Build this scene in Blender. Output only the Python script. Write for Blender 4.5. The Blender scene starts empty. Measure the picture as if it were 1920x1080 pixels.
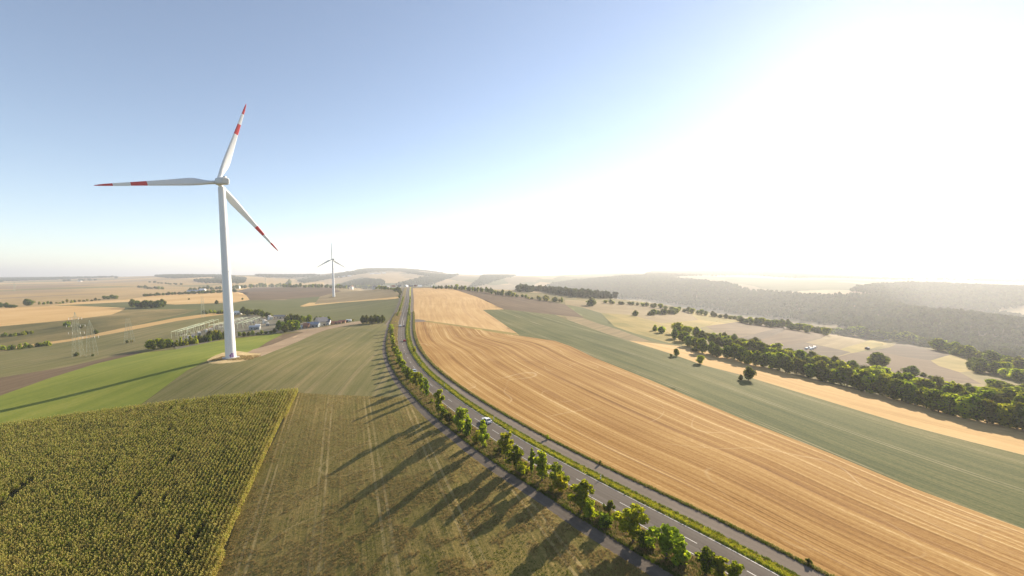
import bpy, math, random
import numpy as np
from mathutils import Vector, geometry
R_ = math.radians
SC = bpy.context.scene
COL = SC.collection

# ------------------------------------------------------------------ camera, light, exposure
FPX, PY, EYE, CAMZ = 750.0, 575.0, 517.0, 48.0
TP = (PY-EYE)/FPX
PITCH = math.atan(TP)
cd = bpy.data.cameras.new('camera'); cam = bpy.data.objects.new('camera', cd); COL.objects.link(cam)
cd.sensor_width = 36; cd.lens = 36*FPX/1920; cd.shift_y = (PY-540)/1920
cd.clip_start = 1; cd.clip_end = 120000
cam.location = (0, 0, CAMZ); cam.rotation_euler = (math.pi/2-PITCH, 0, 0)
SC.camera = cam

SUN_AZ, SUN_EL = 40.0, 21.5
world = bpy.data.worlds.new('World'); SC.world = world; world.use_nodes = True
wn = world.node_tree.nodes; wl = world.node_tree.links; wn.clear()
sky = wn.new('ShaderNodeTexSky'); sky.sky_type = 'NISHITA'; sky.sun_disc = False
sky.sun_elevation = R_(SUN_EL); sky.sun_rotation = R_(SUN_AZ)
sky.altitude = 300; sky.air_density = 0.85; sky.dust_density = 0.10; sky.ozone_density = 1.0
bg = wn.new('ShaderNodeBackground'); bg.inputs[1].default_value = 0.081
wo = wn.new('ShaderNodeOutputWorld'); hsv = wn.new('ShaderNodeHueSaturation'); hsv.inputs['Saturation'].default_value = 0.86; hsv.inputs['Value'].default_value = 1.04
wl.new(sky.outputs[0], hsv.inputs['Color']); wl.new(hsv.outputs[0], bg.inputs[0]); wl.new(bg.outputs[0], wo.inputs[0])
sl = bpy.data.lights.new('sun', 'SUN'); sl.energy = 5.0; sl.angle = R_(0.53); sl.color = (1.0, 0.86, 0.67)
so = bpy.data.objects.new('sun', sl); COL.objects.link(so)
SUND = Vector((math.sin(R_(SUN_AZ))*math.cos(R_(SUN_EL)), math.cos(R_(SUN_AZ))*math.cos(R_(SUN_EL)), math.sin(R_(SUN_EL))))
so.rotation_euler = SUND.to_track_quat('Z', 'Y').to_euler()
SC.view_settings.view_transform = 'Standard'; SC.view_settings.look = 'None'
SC.view_settings.exposure = 1.25; SC.view_settings.gamma = 1.0; SC.view_settings.use_curve_mapping = False
SC.render.engine = 'CYCLES'
SC.cycles.max_bounces = 6; SC.cycles.transparent_max_bounces = 8; SC.cycles.volume_bounces = 0
SC.cycles.use_denoising = True
HAZE_DENSITY = 1.5e-4

rng = np.random.default_rng(7); random.seed(7)

# ------------------------------------------------------------------ camera maths (for reading places off the photograph)
FW = np.array([0, math.cos(PITCH), -math.sin(PITCH)]); UP = np.array([0, math.sin(PITCH), math.cos(PITCH)])
def ray(px, py):
    px = np.asarray(px, float); py = np.asarray(py, float)
    d = FW[None]+np.outer((px-960)/FPX, [1, 0, 0])-np.outer((py-PY)/FPX, UP)
    return d
def project(P):
    d = np.asarray(P, float)-np.array([0, 0, CAMZ]); w = d@FW; w = np.where(w < 1, 1, w)
    return 960+FPX*d[:, 0]/w, PY-FPX*(d@UP)/w

# ------------------------------------------------------------------ terrain
def pchip(x, y, xi):
    x = np.asarray(x, float); y = np.asarray(y, float); h = np.diff(x); d = np.diff(y)/h
    m = np.zeros_like(y)
    for i in range(1, len(x)-1):
        if d[i-1]*d[i] > 0:
            w1 = 2*h[i]+h[i-1]; w2 = h[i]+2*h[i-1]; m[i] = (w1+w2)/(w1/d[i-1]+w2/d[i])
    m[0] = d[0]; m[-1] = d[-1]
    xi = np.clip(xi, x[0], x[-1]); k = np.clip(np.searchsorted(x, xi)-1, 0, len(h)-1); t = (xi-x[k])/h[k]
    return ((1+2*t)*(1-t)**2)*y[k]+t*(1-t)**2*h[k]*m[k]+t*t*(3-2*t)*y[k+1]+t*t*(t-1)*h[k]*m[k+1]
K = 0.833
PROF = {
 -400: [(50,-20),(100,-19),(200,-13),(350,-18),(600,-10),(1000,-10),(2500,-5),(4500,0),(5500,8),(12000,15),(25000,-22)],
 0:   [(50,-19),(100,-18),(150,-14),(207,-11),(260,-11),(350,-16),(450,-18),(600,-10),(760,-6),(1000,-10),(1500,-8),(2500,-5),(4000,0),(5500,10),(8000,5),(12000,18),(25000,-22)],
 200: [(50,-17),(100,-16),(150,-12),(207,-8.5),(260,-6),(350,-12),(450,-13),(600,-9),(760,-6),(1000,-8),(1500,-6),(2500,-2),(4000,8),(5500,30),(8000,10),(12000,18),(25000,-15)],
 330: [(50,-15),(100,-14),(150,-10.5),(200,-6.5),(282,-2),(350,-6),(420,-8),(520,-8),(700,-6),(900,-4),(1300,-2),(1700,-12),(2500,-2),(4000,25),(5500,52),(12000,50),(25000,0)],
 433: [(50,-13),(100,-12),(150,-9),(200,-5),(282,0),(350,-4),(420,-7),(520,-7),(700,-6),(900,-4),(1400,0),(1700,-12),(2500,-2),(4000,25),(5500,55),(12000,50),(25000,0)],
 560: [(50,-10),(100,-9.5),(150,-7),(200,-4),(300,-1),(420,-4),(600,-5),(900,-8),(1286,-9),(1700,0),(2000,3),(2600,-30),(4000,0),(5500,50),(12000,50),(25000,0)],
 640: [(50,-8),(100,-8),(150,-5.5),(200,-3),(300,-0.5),(420,-2),(600,-3),(900,-6),(1286,-5),(1500,1),(1750,5),(2000,2),(2600,-30),(3500,-20),(5000,70),(7000,95),(12000,50),(25000,0)],
 700: [(50,-6.5),(100,-6),(150,-4),(200,-2),(300,0),(420,0),(600,0),(800,4),(1100,9.5),(1350,15),(1700,-15),(2600,-35),(3500,20),(5000,85),(7000,142),(10000,60),(25000,30)],
 770: [(50,-5),(100,-4.5),(150,-2.5),(200,-1),(300,0),(420,0),(500,0.3),(600,2.5),(700,6),(800,10),(1000,16),(1200,20),(1300,20),(1600,-5),(2600,-50),(3500,10),(5000,80),(7000,135),(10000,60),(25000,40)],
 860: [(50,-3.5),(100,-2),(150,0),(300,0),(420,0),(600,3),(800,9),(1000,14),(1200,17),(1350,14),(1700,-40),(2600,-60),(4000,20),(5500,55),(7000,70),(15000,90),(25000,120)],
 1000:[(50,-3),(80,-2),(100,0),(200,0),(420,0),(700,4),(900,8),(1150,11),(1300,6),(1700,-60),(2200,-95),(3000,-50),(4200,30),(5200,48),(8000,40),(15000,110),(25000,160)],
 1200:[(50,-1),(80,0),(200,0),(400,-1),(700,-3),(900,-2),(1050,-8),(1250,-60),(1700,-110),(2200,-60),(2800,-5),(3600,38),(4500,60),(6000,88),(7500,117),(12000,117),(25000,124)],
 1400:[(50,0),(100,0),(150,-1),(250,-4),(400,-9),(600,-16),(800,-22),(1000,-60),(1400,-105),(2000,-50),(2500,-5),(3000,15),(3800,35),(4600,60),(6000,103),(7500,148),(12000,148),(25000,157)],
 1600:[(50,0),(100,-2),(150,-4),(220,-8),(300,-16),(360,-21),(600,-32),(720,-45),(950,-85),(1350,-65),(1900,-8),(2300,12),(2700,18),(3600,24),(5000,40),(6500,70),(7500,164),(12000,164),(25000,175)],
 1800: [(50,0),(100,-3),(150,-6),(200,-10),(300,-23),(400,-33),(560,-42),(760,-75),(950,-92),(1300,-54),(1600,-102),(2000,-58),(2500,-6),(3000,-30),(3900,25),(5000,20),(7500,214),(12000,214),(25000,229)],
 1950: [(50,0),(100,-4),(160,-8),(200,-11),(300,-26),(400,-36),(560,-52),(760,-86),(900,-98),(1120,-66),(1450,-112),(1850,-55),(2250,-16),(2800,-40),(3800,10),(5000,10),(7500,225),(12000,225),(25000,241)],
 2400: [(50,0),(100,-5),(160,-10),(200,-14),(300,-30),(400,-42),(560,-60),(760,-90),(900,-98),(1120,-72),(1450,-112),(1850,-55),(2250,-16),(2800,-40),(3800,10),(5000,10),(7500,225),(12000,225),(25000,241)]}
LR0, LR1, NLR = math.log(30.0), math.log(45000.0), 520
AZ0, AZ1, NAZ = -66.0, 66.0, 529
_lr = np.linspace(LR0, LR1, NLR); _az = np.linspace(AZ0, AZ1, NAZ)
_ck = sorted(PROF)
_ca = np.degrees(np.arctan((np.array(_ck)-960)/FPX))
_cols = []
for kx in range(len(_ck)):
    pr = PROF[_ck[kx]]; Yn = np.array([p[0] for p in pr])*K/math.cos(R_(_ca[kx])); hn = np.array([p[1] for p in pr], float)
    _cols.append(pchip(np.log(Yn), hn, _lr))
_cols = np.array(_cols)
GRID = np.array([pchip(_ca, _cols[:, j], _az) for j in range(NLR)]).T       # az x lr
def _blur(a, n):
    for _ in range(n):
        p = np.pad(a, 1, mode='edge'); a = (p[:-2, 1:-1]+p[2:, 1:-1]+p[1:-1, :-2]+p[1:-1, 2:]+4*a)/8
    return a
GRID = _blur(GRID, 26)
_g2 = GRID.copy()          # nearby ground: one even slope down to the left, without ribs
for _ in range(700):
    _p = np.pad(_g2, ((1, 1), (0, 0)), mode='edge'); _g2 = (_p[:-2]+2*_g2+_p[2:])/4
_w = np.clip((math.log(330)-_lr)/(math.log(330)-math.log(190)), 0, 1); _w = _w*_w*(3-2*_w)
GRID = GRID*(1-_w)+_g2*_w
_g2 = GRID.copy()
for _ in range(260):
    _p = np.pad(_g2, ((1, 1), (0, 0)), mode='edge'); _g2 = (_p[:-2]+2*_g2+_p[2:])/4
_w = np.clip((math.log(1900)-_lr)/(math.log(1900)-math.log(1300)), 0, 1)[None, :]*np.clip((_az[:, None]+9)/-4, 0, 1)
GRID = GRID*(1-_w)+_g2*_w
# far hills get uneven spurs and gullies
def vnoise(x, y, seed):
    xi = np.floor(x).astype(np.int64); yi = np.floor(y).astype(np.int64); fx = x-xi; fy = y-yi
    def hsh(a, b):
        h = (a*374761393+b*668265263+seed*1442695041) & 0xffffffff
        h = ((h ^ (h >> 13))*1274126177) & 0xffffffff
        return ((h ^ (h >> 16)) & 0xffff)/32767.5-1
    sx = fx*fx*(3-2*fx); sy = fy*fy*(3-2*fy)
    return (hsh(xi, yi)*(1-sx)+hsh(xi+1, yi)*sx)*(1-sy)+(hsh(xi, yi+1)*(1-sx)+hsh(xi+1, yi+1)*sx)*sy
_A, _L = np.meshgrid(np.radians(_az), _lr, indexing='ij'); _RR = np.exp(_L)
_X = _RR*np.sin(_A); _Y = _RR*np.cos(_A)
_far = np.clip((_Y-1100)/1200, 0, 1)
_n = vnoise(_X/520, _Y/520, 1)*9+vnoise(_X/230, _Y/230, 2)*4+vnoise(_X/1400, _Y/1400, 3)*10
_rt = np.clip((np.degrees(_A)-2)/15, 0, 1)
_farn = np.clip((_Y-3500)/3000, 0, 1)
GRID = GRID+_n*_far*(0.25+0.75*_rt)*(1-0.55*_farn)+(vnoise(_X/900, _Y/2500, 5)*14)*_farn*(0.3+0.7*_rt)
GRID += (vnoise(_X/60, _Y/60, 8)*0.35)*np.clip((_Y-30)/60, 0, 1)*np.clip((300-_Y)/200, 0, 1)*(np.degrees(_A) < -8)
def H(x, y):
    x = np.asarray(x, float); y = np.asarray(y, float)
    r = np.maximum(np.hypot(x, y), 30.01); az = np.degrees(np.arctan2(x, y))
    back = np.clip((np.abs(az)-66)/70, 0, 1)
    u = np.clip((az-AZ0)/(AZ1-AZ0), 0, 0.99999)*(NAZ-1); v = np.clip((np.log(r)-LR0)/(LR1-LR0), 0, 0.99999)*(NLR-1)
    i = u.astype(int); j = v.astype(int); fu = u-i; fv = v-j
    h = (GRID[i, j]*(1-fu)+GRID[i+1, j]*fu)*(1-fv)+(GRID[i, j+1]*(1-fu)+GRID[i+1, j+1]*fu)*fv
    return h*(1-back)+(-5)*back
def h1(x, y): return float(H(np.array([x]), np.array([y]))[0])
_T = np.exp(np.linspace(math.log(32), math.log(44000), 1500))
def unp(px, py):
    """points of the photograph -> points on the terrain"""
    d = ray(px, py); out = np.zeros((len(d), 3)); done = np.zeros(len(d), bool); prev = np.full(len(d), 20.0)
    for t in _T:
        P = d*t; z = CAMZ+P[:, 2]; below = (z < H(P[:, 0], P[:, 1])) & ~done
        if below.any():
            k = np.where(below)[0]; lo = prev[k].copy(); hi = np.full(len(k), t)
            for _ in range(22):
                mid = (lo+hi)/2; Q = d[k]*mid[:, None]; b = CAMZ+Q[:, 2] < H(Q[:, 0], Q[:, 1])
                hi = np.where(b, mid, hi); lo = np.where(b, lo, mid)
            Q = d[k]*hi[:, None]; out[k] = np.c_[Q[:, 0], Q[:, 1], H(Q[:, 0], Q[:, 1])]; done[k] = True
        prev = np.full(len(d), t)
        if done.all(): break
    if (~done).any():
        Q = d[~done]*30000; out[~done] = np.c_[Q[:, 0], Q[:, 1], H(Q[:, 0], Q[:, 1])]
    return out
def unp1(px, py): return unp([px], [py])[0]

# ------------------------------------------------------------------ object helpers
def tag(o, label=None, cat=None, group=None, kind=None):
    if label: o['label'] = label
    if cat: o['category'] = cat
    if group: o['group'] = group
    if kind: o['kind'] = kind
    return o
def empty(name, loc, rz=0, **kw):
    o = bpy.data.objects.new(name, None); COL.objects.link(o); o.location = loc; o.rotation_euler = (0, 0, rz)
    o.empty_display_size = 0.5
    return tag(o, **kw)
def mesh_obj(name, verts, faces, mats, parent=None, midx=None, smooth=False, uv=None, link=True):
    me = bpy.data.meshes.new(name)
    verts = np.asarray(verts, np.float32).reshape(-1, 3)
    if isinstance(faces, np.ndarray):
        n, k = faces.shape
        me.vertices.add(len(verts)); me.vertices.foreach_set('co', verts.ravel())
        me.loops.add(n*k); me.loops.foreach_set('vertex_index', faces.astype(np.int32).ravel())
        me.polygons.add(n); me.polygons.foreach_set('loop_start', np.arange(0, n*k, k, dtype=np.int32))
        me.polygons.foreach_set('loop_total', np.full(n, k, np.int32))
        me.update(calc_edges=True)
    else:
        me.from_pydata([tuple(v) for v in verts.tolist()], [], faces)
    for m in (mats if isinstance(mats, (list, tuple)) else [mats]): me.materials.append(m)
    if midx is not None: me.polygons.foreach_set('material_index', np.asarray(midx, np.int32))
    if smooth: me.polygons.foreach_set('use_smooth', np.ones(len(me.polygons), bool))
    if uv is not None:
        ul = me.uv_layers.new(name='rows'); li = np.zeros(len(me.loops), np.int32); me.loops.foreach_get('vertex_index', li)
        ul.data.foreach_set('uv', np.asarray(uv, np.float32)[li].ravel())
    me.update()
    o = bpy.data.objects.new(name, me)
    if link: COL.objects.link(o)
    if parent is not None: o.parent = parent
    return o
class MB:
    """collects boxes, tubes and strips; build() links them as one mesh"""
    def __init__(s): s.v = []; s.f = []; s.m = []
    def add(s, vs, fs, m=0):
        b = len(s.v); s.v += [tuple(map(float, p)) for p in vs]; s.f += [tuple(b+i for i in f) for f in fs]; s.m += [m]*len(fs); return s
    def box(s, c, d, m=0, rz=0, taper=1.0):
        x, y, z = d[0]/2, d[1]/2, d[2]/2; cs, sn = math.cos(rz), math.sin(rz); vs = []
        for k in (-1, 1):
            t = taper if k > 0 else 1
            for (i, j) in ((-1, -1), (1, -1), (1, 1), (-1, 1)):
                a, b = i*x*t, j*y*t; vs.append((c[0]+a*cs-b*sn, c[1]+a*sn+b*cs, c[2]+k*z))
        return s.add(vs, [(3, 2, 1, 0), (4, 5, 6, 7), (0, 1, 5, 4), (1, 2, 6, 5), (2, 3, 7, 6), (3, 0, 4, 7)], m)
    def tube(s, pts, rad, n=6, m=0, cap=True):
        pts = [Vector(p) for p in pts]; rad = rad if isinstance(rad, (list, tuple)) else [rad]*len(pts); vs = []
        for i, p in enumerate(pts):
            d = (pts[min(i+1, len(pts)-1)]-pts[max(i-1, 0)]).normalized()
            a = d.orthogonal().normalized() if abs(d.z) < 0.9 else Vector((1, 0, 0)); a = (a-d*a.dot(d)).normalized(); b = d.cross(a)
            for k in range(n):
                t = 2*math.pi*k/n; vs.append(p+(a*math.cos(t)+b*math.sin(t))*rad[i])
        fs = [(i*n+k, i*n+(k+1) % n, (i+1)*n+(k+1) % n, (i+1)*n+k) for i in range(len(pts)-1) for k in range(n)]
        if cap: fs += [tuple(range(n-1, -1, -1)), tuple((len(pts)-1)*n+k for k in range(n))]
        return s.add(vs, fs, m)
    def build(s, name, mats, parent=None, smooth=False):
        return mesh_obj(name, s.v, s.f, mats, parent, s.m, smooth)
def dup(o, loc, rz=0, scale=1.0, parent=None, **kw):
    c = o.copy(); COL.objects.link(c); c.location = loc; c.rotation_euler = (0, 0, rz)
    c.scale = (scale,)*3 if not isinstance(scale, (tuple, list)) else scale
    c.parent = parent
    for k in ('label', 'group'):
        if k in c: del c[k]
    tag(c, **kw)
    for ch in o.children:
        d = ch.copy(); COL.objects.link(d); d.parent = c
        for g in ch.children:
            e = g.copy(); COL.objects.link(e); e.parent = d
    return c
_ORD = 'first second third fourth fifth sixth seventh eighth ninth tenth eleventh twelfth thirteenth fourteenth fifteenth sixteenth seventeenth eighteenth nineteenth twentieth'.split()
_TENS = {2: 'twenty', 3: 'thirty', 4: 'forty', 5: 'fifty', 6: 'sixty', 7: 'seventy', 8: 'eighty', 9: 'ninety'}
_TENTH = {3: 'thirtieth', 4: 'fortieth', 5: 'fiftieth', 6: 'sixtieth', 7: 'seventieth', 8: 'eightieth', 9: 'ninetieth'}
def ordn(i):
    if i < 20: return _ORD[i]
    t, u = divmod(i+1, 10)
    if u == 0: return _TENTH.get(t, 'hundredth')
    return _TENS[t]+'-'+_ORD[u-1]

# ------------------------------------------------------------------ materials
def new_mat(name):
    m = bpy.data.materials.new(name); m.use_nodes = True; nt = m.node_tree; nt.nodes.clear()
    return m, nt.nodes, nt.links
def plain(name, col, rough=0.6, metal=0.0, var=0.12, scale=0.5, spec=0.3):
    m, n, l = new_mat(name)
    o = n.new('ShaderNodeOutputMaterial'); p = n.new('ShaderNodeBsdfPrincipled'); p.inputs['Roughness'].default_value = rough
    p.inputs['Metallic'].default_value = metal; p.inputs['Specular IOR Level'].default_value = spec
    tc = n.new('ShaderNodeTexCoord'); no = n.new('ShaderNodeTexNoise'); no.inputs['Scale'].default_value = scale; no.inputs['Detail'].default_value = 5
    mx = n.new('ShaderNodeMix'); mx.data_type = 'RGBA'
    mx.inputs[6].default_value = (*[c*(1-var) for c in col], 1); mx.inputs[7].default_value = (*[min(1, c*(1+var)) for c in col], 1)
    l.new(tc.outputs['Object'], no.inputs['Vector']); l.new(no.outputs[0], mx.inputs[0]); l.new(mx.outputs[2], p.inputs['Base Color']); l.new(p.outputs[0], o.inputs[0])
    return m
def leafmat(name, col, trans=0.45, tcol=None, var=0.35):
    m, n, l = new_mat(name)
    o = n.new('ShaderNodeOutputMaterial'); d = n.new('ShaderNodeBsdfDiffuse'); t = n.new('ShaderNodeBsdfTranslucent'); mx = n.new('ShaderNodeMixShader'); mx.inputs[0].default_value = trans
    oi = n.new('ShaderNodeObjectInfo'); hs = n.new('ShaderNodeHueSaturation'); hs.inputs['Color'].default_value = (*col, 1)
    h2 = n.new('ShaderNodeHueSaturation'); h2.inputs['Color'].default_value = (*(tcol or (min(.6, col[0]*2.7), min(.6, col[1]*2.4), col[2]*0.9)), 1)
    mr = n.new('ShaderNodeMapRange'); mr.inputs[3].default_value = 1-var; mr.inputs[4].default_value = 1+var
    mh = n.new('ShaderNodeMapRange'); mh.inputs[3].default_value = 0.492; mh.inputs[4].default_value = 0.52
    tc = n.new('ShaderNodeTexCoord'); no = n.new('ShaderNodeTexNoise'); no.inputs['Scale'].default_value = 0.7; no.inputs['Detail'].default_value = 3
    l.new(tc.outputs['Object'], no.inputs['Vector'])
    ad = n.new('ShaderNodeMath'); ad.operation = 'ADD'; l.new(oi.outputs['Random'], ad.inputs[0]); l.new(no.outputs[0], ad.inputs[1])
    hf = n.new('ShaderNodeMath'); hf.operation = 'MULTIPLY'; hf.inputs[1].default_value = 0.5; l.new(ad.outputs[0], hf.inputs[0])
    l.new(hf.outputs[0], mr.inputs[0]); l.new(oi.outputs['Random'], mh.inputs[0])
    for h in (hs, h2): l.new(mr.outputs[0], h.inputs['Value']); l.new(mh.outputs[0], h.inputs['Hue'])
    l.new(hs.outputs[0], d.inputs[0]); l.new(h2.outputs[0], t.inputs[0]); l.new(d.outputs[0], mx.inputs[1]); l.new(t.outputs[0], mx.inputs[2]); l.new(mx.outputs[0], o.inputs[0])
    return m
def fieldmat(name, cols, row=(0.35, 0.02, 0.5), row2=None, patch=(0.015, 0.35), fine=(1.2, 0.25), bump=0.4, tram=None, tramcol=None, spec=0.1, tracks=None):
    """procedural ground: bands along the field's own rows (uv 'rows', metres), soft patches, fine clumps, wheel tracks"""
    m, n, l = new_mat(name)
    o = n.new('ShaderNodeOutputMaterial'); p = n.new('ShaderNodeBsdfPrincipled'); p.inputs['Roughness'].default_value = 0.95; p.inputs['Specular IOR Level'].default_value = spec
    uv = n.new('ShaderNodeUVMap'); uv.uv_map = 'rows'; ge = n.new('ShaderNodeNewGeometry')
    terms = []
    def noise(vec, scale, detail=4, rough=0.6):
        no = n.new('ShaderNodeTexNoise'); no.inputs['Scale'].default_value = scale; no.inputs['Detail'].default_value = detail; no.inputs['Roughness'].default_value = rough
        l.new(vec, no.inputs['Vector']); return no.outputs[0]
    def rown(fu, fv):
        mp = n.new('ShaderNodeMapping'); mp.inputs['Scale'].default_value = (fu, fv, 1); l.new(uv.outputs[0], mp.inputs[0]); return noise(mp.outputs[0], 1.0, 5, 0.62)
    def mad(a, k, b=None):
        x = n.new('ShaderNodeMath'); x.operation = 'MULTIPLY_ADD'; l.new(a, x.inputs[0]); x.inputs[1].default_value = k
        if b is None: x.inputs[2].default_value = 0
        else: l.new(b, x.inputs[2])
        return x.outputs[0]
    tot = 0; acc = None
    if row: acc = mad(rown(row[0], row[1]), row[2], acc); tot += row[2]
    if row2: acc = mad(rown(row2[0], row2[1]), row2[2], acc); tot += row2[2]
    acc = mad(noise(ge.outputs['Position'], patch[0], 3), patch[1], acc); tot += patch[1]
    fn = noise(ge.outputs['Position'], fine[0], 6, 0.7); acc = mad(fn, fine[1], acc); tot += fine[1]
    mr = n.new('ShaderNodeMapRange'); mr.inputs[1].default_value = tot*0.34; mr.inputs[2].default_value = tot*0.66; l.new(acc, mr.inputs[0])
    mr.inputs[1].default_value = tot*0.37; mr.inputs[2].default_value = tot*0.63
    cr = n.new('ShaderNodeValToRGB'); e = cr.color_ramp.elements; k = len(cols)
    while len(e) < k: e.new(0.5)
    for i, c in enumerate(cols): e[i].position = i/(k-1); e[i].color = (*c, 1)
    l.new(mr.outputs[0], cr.inputs[0]); col = cr.outputs[0]
    if tram:
        sx = n.new('ShaderNodeSeparateXYZ'); l.new(uv.outputs[0], sx.inputs[0])
        wob = mad(rown(0.01, 0.006), 1.5, sx.outputs[0])
        a = n.new('ShaderNodeMath'); a.operation = 'DIVIDE'; l.new(wob, a.inputs[0]); a.inputs[1].default_value = tram[0]
        fr = n.new('ShaderNodeMath'); fr.operation = 'FRACT'; l.new(a.outputs[0], fr.inputs[0])
        masks = []
        for c0 in (0.5-0.9/tram[0], 0.5+0.9/tram[0]):
            s = n.new('ShaderNodeMath'); s.operation = 'COMPARE'; l.new(fr.outputs[0], s.inputs[0]); s.inputs[1].default_value = c0; s.inputs[2].default_value = tram[1]/tram[0]; masks.append(s.outputs[0])
        ad = n.new('ShaderNodeMath'); ad.operation = 'MAXIMUM'; l.new(masks[0], ad.inputs[0]); l.new(masks[1], ad.inputs[1])
        br = rown(0.05, 0.03); mm = n.new('ShaderNodeMath'); mm.operation = 'MULTIPLY'; l.new(ad.outputs[0], mm.inputs[0])
        ms = n.new('ShaderNodeMapRange'); ms.inputs[1].default_value = 0.35; ms.inputs[2].default_value = 0.6; ms.inputs[4].default_value = tram[2]; l.new(br, ms.inputs[0]); l.new(ms.outputs[0], mm.inputs[1])
        mx = n.new('ShaderNodeMix'); mx.data_type = 'RGBA'; l.new(mm.outputs[0], mx.inputs[0]); l.new(col, mx.inputs[6]); mx.inputs[7].default_value = (*tramcol, 1); col = mx.outputs[2]
    if tracks:      # wandering wheel marks: thin contour lines of a broad noise
        for sc_, w_, k_, tc_ in tracks:
            nt_ = noise(ge.outputs['Position'], sc_, 1, 0.4); c_ = n.new('ShaderNodeMath'); c_.operation = 'PINGPONG'; l.new(nt_, c_.inputs[0]); c_.inputs[1].default_value = 0.06
            lt = n.new('ShaderNodeMapRange'); lt.inputs[1].default_value = 0; lt.inputs[2].default_value = w_; lt.inputs[3].default_value = k_; lt.inputs[4].default_value = 0; l.new(c_.outputs[0], lt.inputs[0])
            bk = n.new('ShaderNodeMapRange'); bk.inputs[1].default_value = 0.47; bk.inputs[2].default_value = 0.62; l.new(noise(ge.outputs['Position'], sc_*2.1+.003, 2), bk.inputs[0])
            mu = n.new('ShaderNodeMath'); mu.operation = 'MULTIPLY'; l.new(lt.outputs[0], mu.inputs[0]); l.new(bk.outputs[0], mu.inputs[1]); lt = mu
            mx = n.new('ShaderNodeMix'); mx.data_type = 'RGBA'; l.new(lt.outputs[0], mx.inputs[0]); l.new(col, mx.inputs[6]); mx.inputs[7].default_value = (*tc_, 1); col = mx.outputs[2]
    l.new(col, p.inputs['Base Color'])
    if bump:
        b = n.new('ShaderNodeBump'); b.inputs['Strength'].default_value = bump; b.inputs['Distance'].default_value = 0.25
        l.new(acc, b.inputs['Height']); l.new(b.outputs[0], p.inputs['Normal'])
    l.new(p.outputs[0], o.inputs[0]); return m
def patchwork(name, cols, scale, ang=0.5):
    """distant farmland: cells of different crops with soft mottling"""
    m, n, l = new_mat(name)
    o = n.new('ShaderNodeOutputMaterial'); p = n.new('ShaderNodeBsdfPrincipled'); p.inputs['Roughness'].default_value = 1; p.inputs['Specular IOR Level'].default_value = 0.05
    ge = n.new('ShaderNodeNewGeometry'); mp = n.new('ShaderNodeMapping'); mp.inputs['Rotation'].default_value = (0, 0, ang); mp.inputs['Scale'].default_value = (scale, scale*0.45, 0)
    no0 = n.new('ShaderNodeTexNoise'); no0.inputs['Scale'].default_value = 0.002
    va = n.new('ShaderNodeVectorMath'); va.operation = 'MULTIPLY_ADD'; l.new(no0.outputs[1], va.inputs[0]); va.inputs[1].default_value = (220, 220, 0); l.new(ge.outputs['Position'], va.inputs[2])
    l.new(ge.outputs['Position'], no0.inputs['Vector']); l.new(va.outputs[0], mp.inputs[0])
    vo = n.new('ShaderNodeTexVoronoi'); vo.distance = 'CHEBYCHEV'; vo.inputs['Scale'].default_value = 1; l.new(mp.outputs[0], vo.inputs['Vector'])
    cr = n.new('ShaderNodeValToRGB'); cr.color_ramp.interpolation = 'CONSTANT'; e = cr.color_ramp.elements
    while len(e) < len(cols): e.new(0.5)
    for i, c in enumerate(cols): e[i].position = i/len(cols); e[i].color = (*c, 1)
    sp = n.new('ShaderNodeSeparateColor'); l.new(vo.outputs['Color'], sp.inputs[0]); l.new(sp.outputs[0], cr.inputs[0])
    no = n.new('ShaderNodeTexNoise'); no.inputs['Scale'].default_value = 0.012; no.inputs['Detail'].default_value = 6; l.new(ge.outputs['Position'], no.inputs['Vector'])
    mr = n.new('ShaderNodeMapRange'); mr.inputs[3].default_value = 0.65; mr.inputs[4].default_value = 1.35; l.new(no.outputs[0], mr.inputs[0])
    vm = n.new('ShaderNodeVectorMath'); vm.operation = 'SCALE'; l.new(cr.outputs[0], vm.inputs[0]); l.new(mr.outputs[0], vm.inputs['Scale'])
    l.new(vm.outputs[0], p.inputs['Base Color']); l.new(p.outputs[0], o.inputs[0]); return m

STRAW = [(.30, .165, .07), (.44, .27, .125), (.56, .38, .20), (.66, .50, .30)]
M = {}
M['gold'] = fieldmat('straw_stubble', [(.145, .066, .014), (.275, .142, .036), (.40, .24, .08), (.60, .44, .215)], row=(0.30, 0.004, 1.0), row2=(1.3, 0.015, 0.55), patch=(0.02, 0.3), fine=(1.3, 0.35), bump=0.6, tram=(19, 0.35, 0.7), tramcol=(.24, .125, .05), tracks=[(0.018, 0.0030, 0.45, (.60, .46, .26)), (0.011, 0.0020, 0.45, (.27, .15, .06))])
M['goldfar'] = fieldmat('straw_stubble_upper', [(.38, .23, .085), (.49, .31, .13), (.60, .42, .20)], row=(0.30, 0.01, 0.6), row2=(1.1, 0.03, 0.3), patch=(0.01, 0.4), fine=(0.8, 0.25), bump=0.3, tram=(24, 0.5, 0.5), tramcol=(.33, .19, .09))
M['straw'] = fieldmat('straw_field', [(.40, .245, .09), (.51, .33, .135), (.60, .43, .21)], row=(0.2, 0.006, 0.5), patch=(0.008, 0.5), fine=(0.5, 0.2), bump=0.2)
M['green'] = fieldmat('grey_green_crop', [(.036, .048, .012), (.075, .088, .026), (.135, .13, .046), (.24, .195, .085)], row=(0.22, 0.006, 0.7), row2=(1.0, 0.02, 0.5), patch=(0.012, 0.45), fine=(1.4, 0.6), bump=0.7, tram=(27, 0.4, 0.6), tramcol=(.30, .25, .14), tracks=[(0.010, 0.002, 0.4, (.08, .09, .035))])
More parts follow.
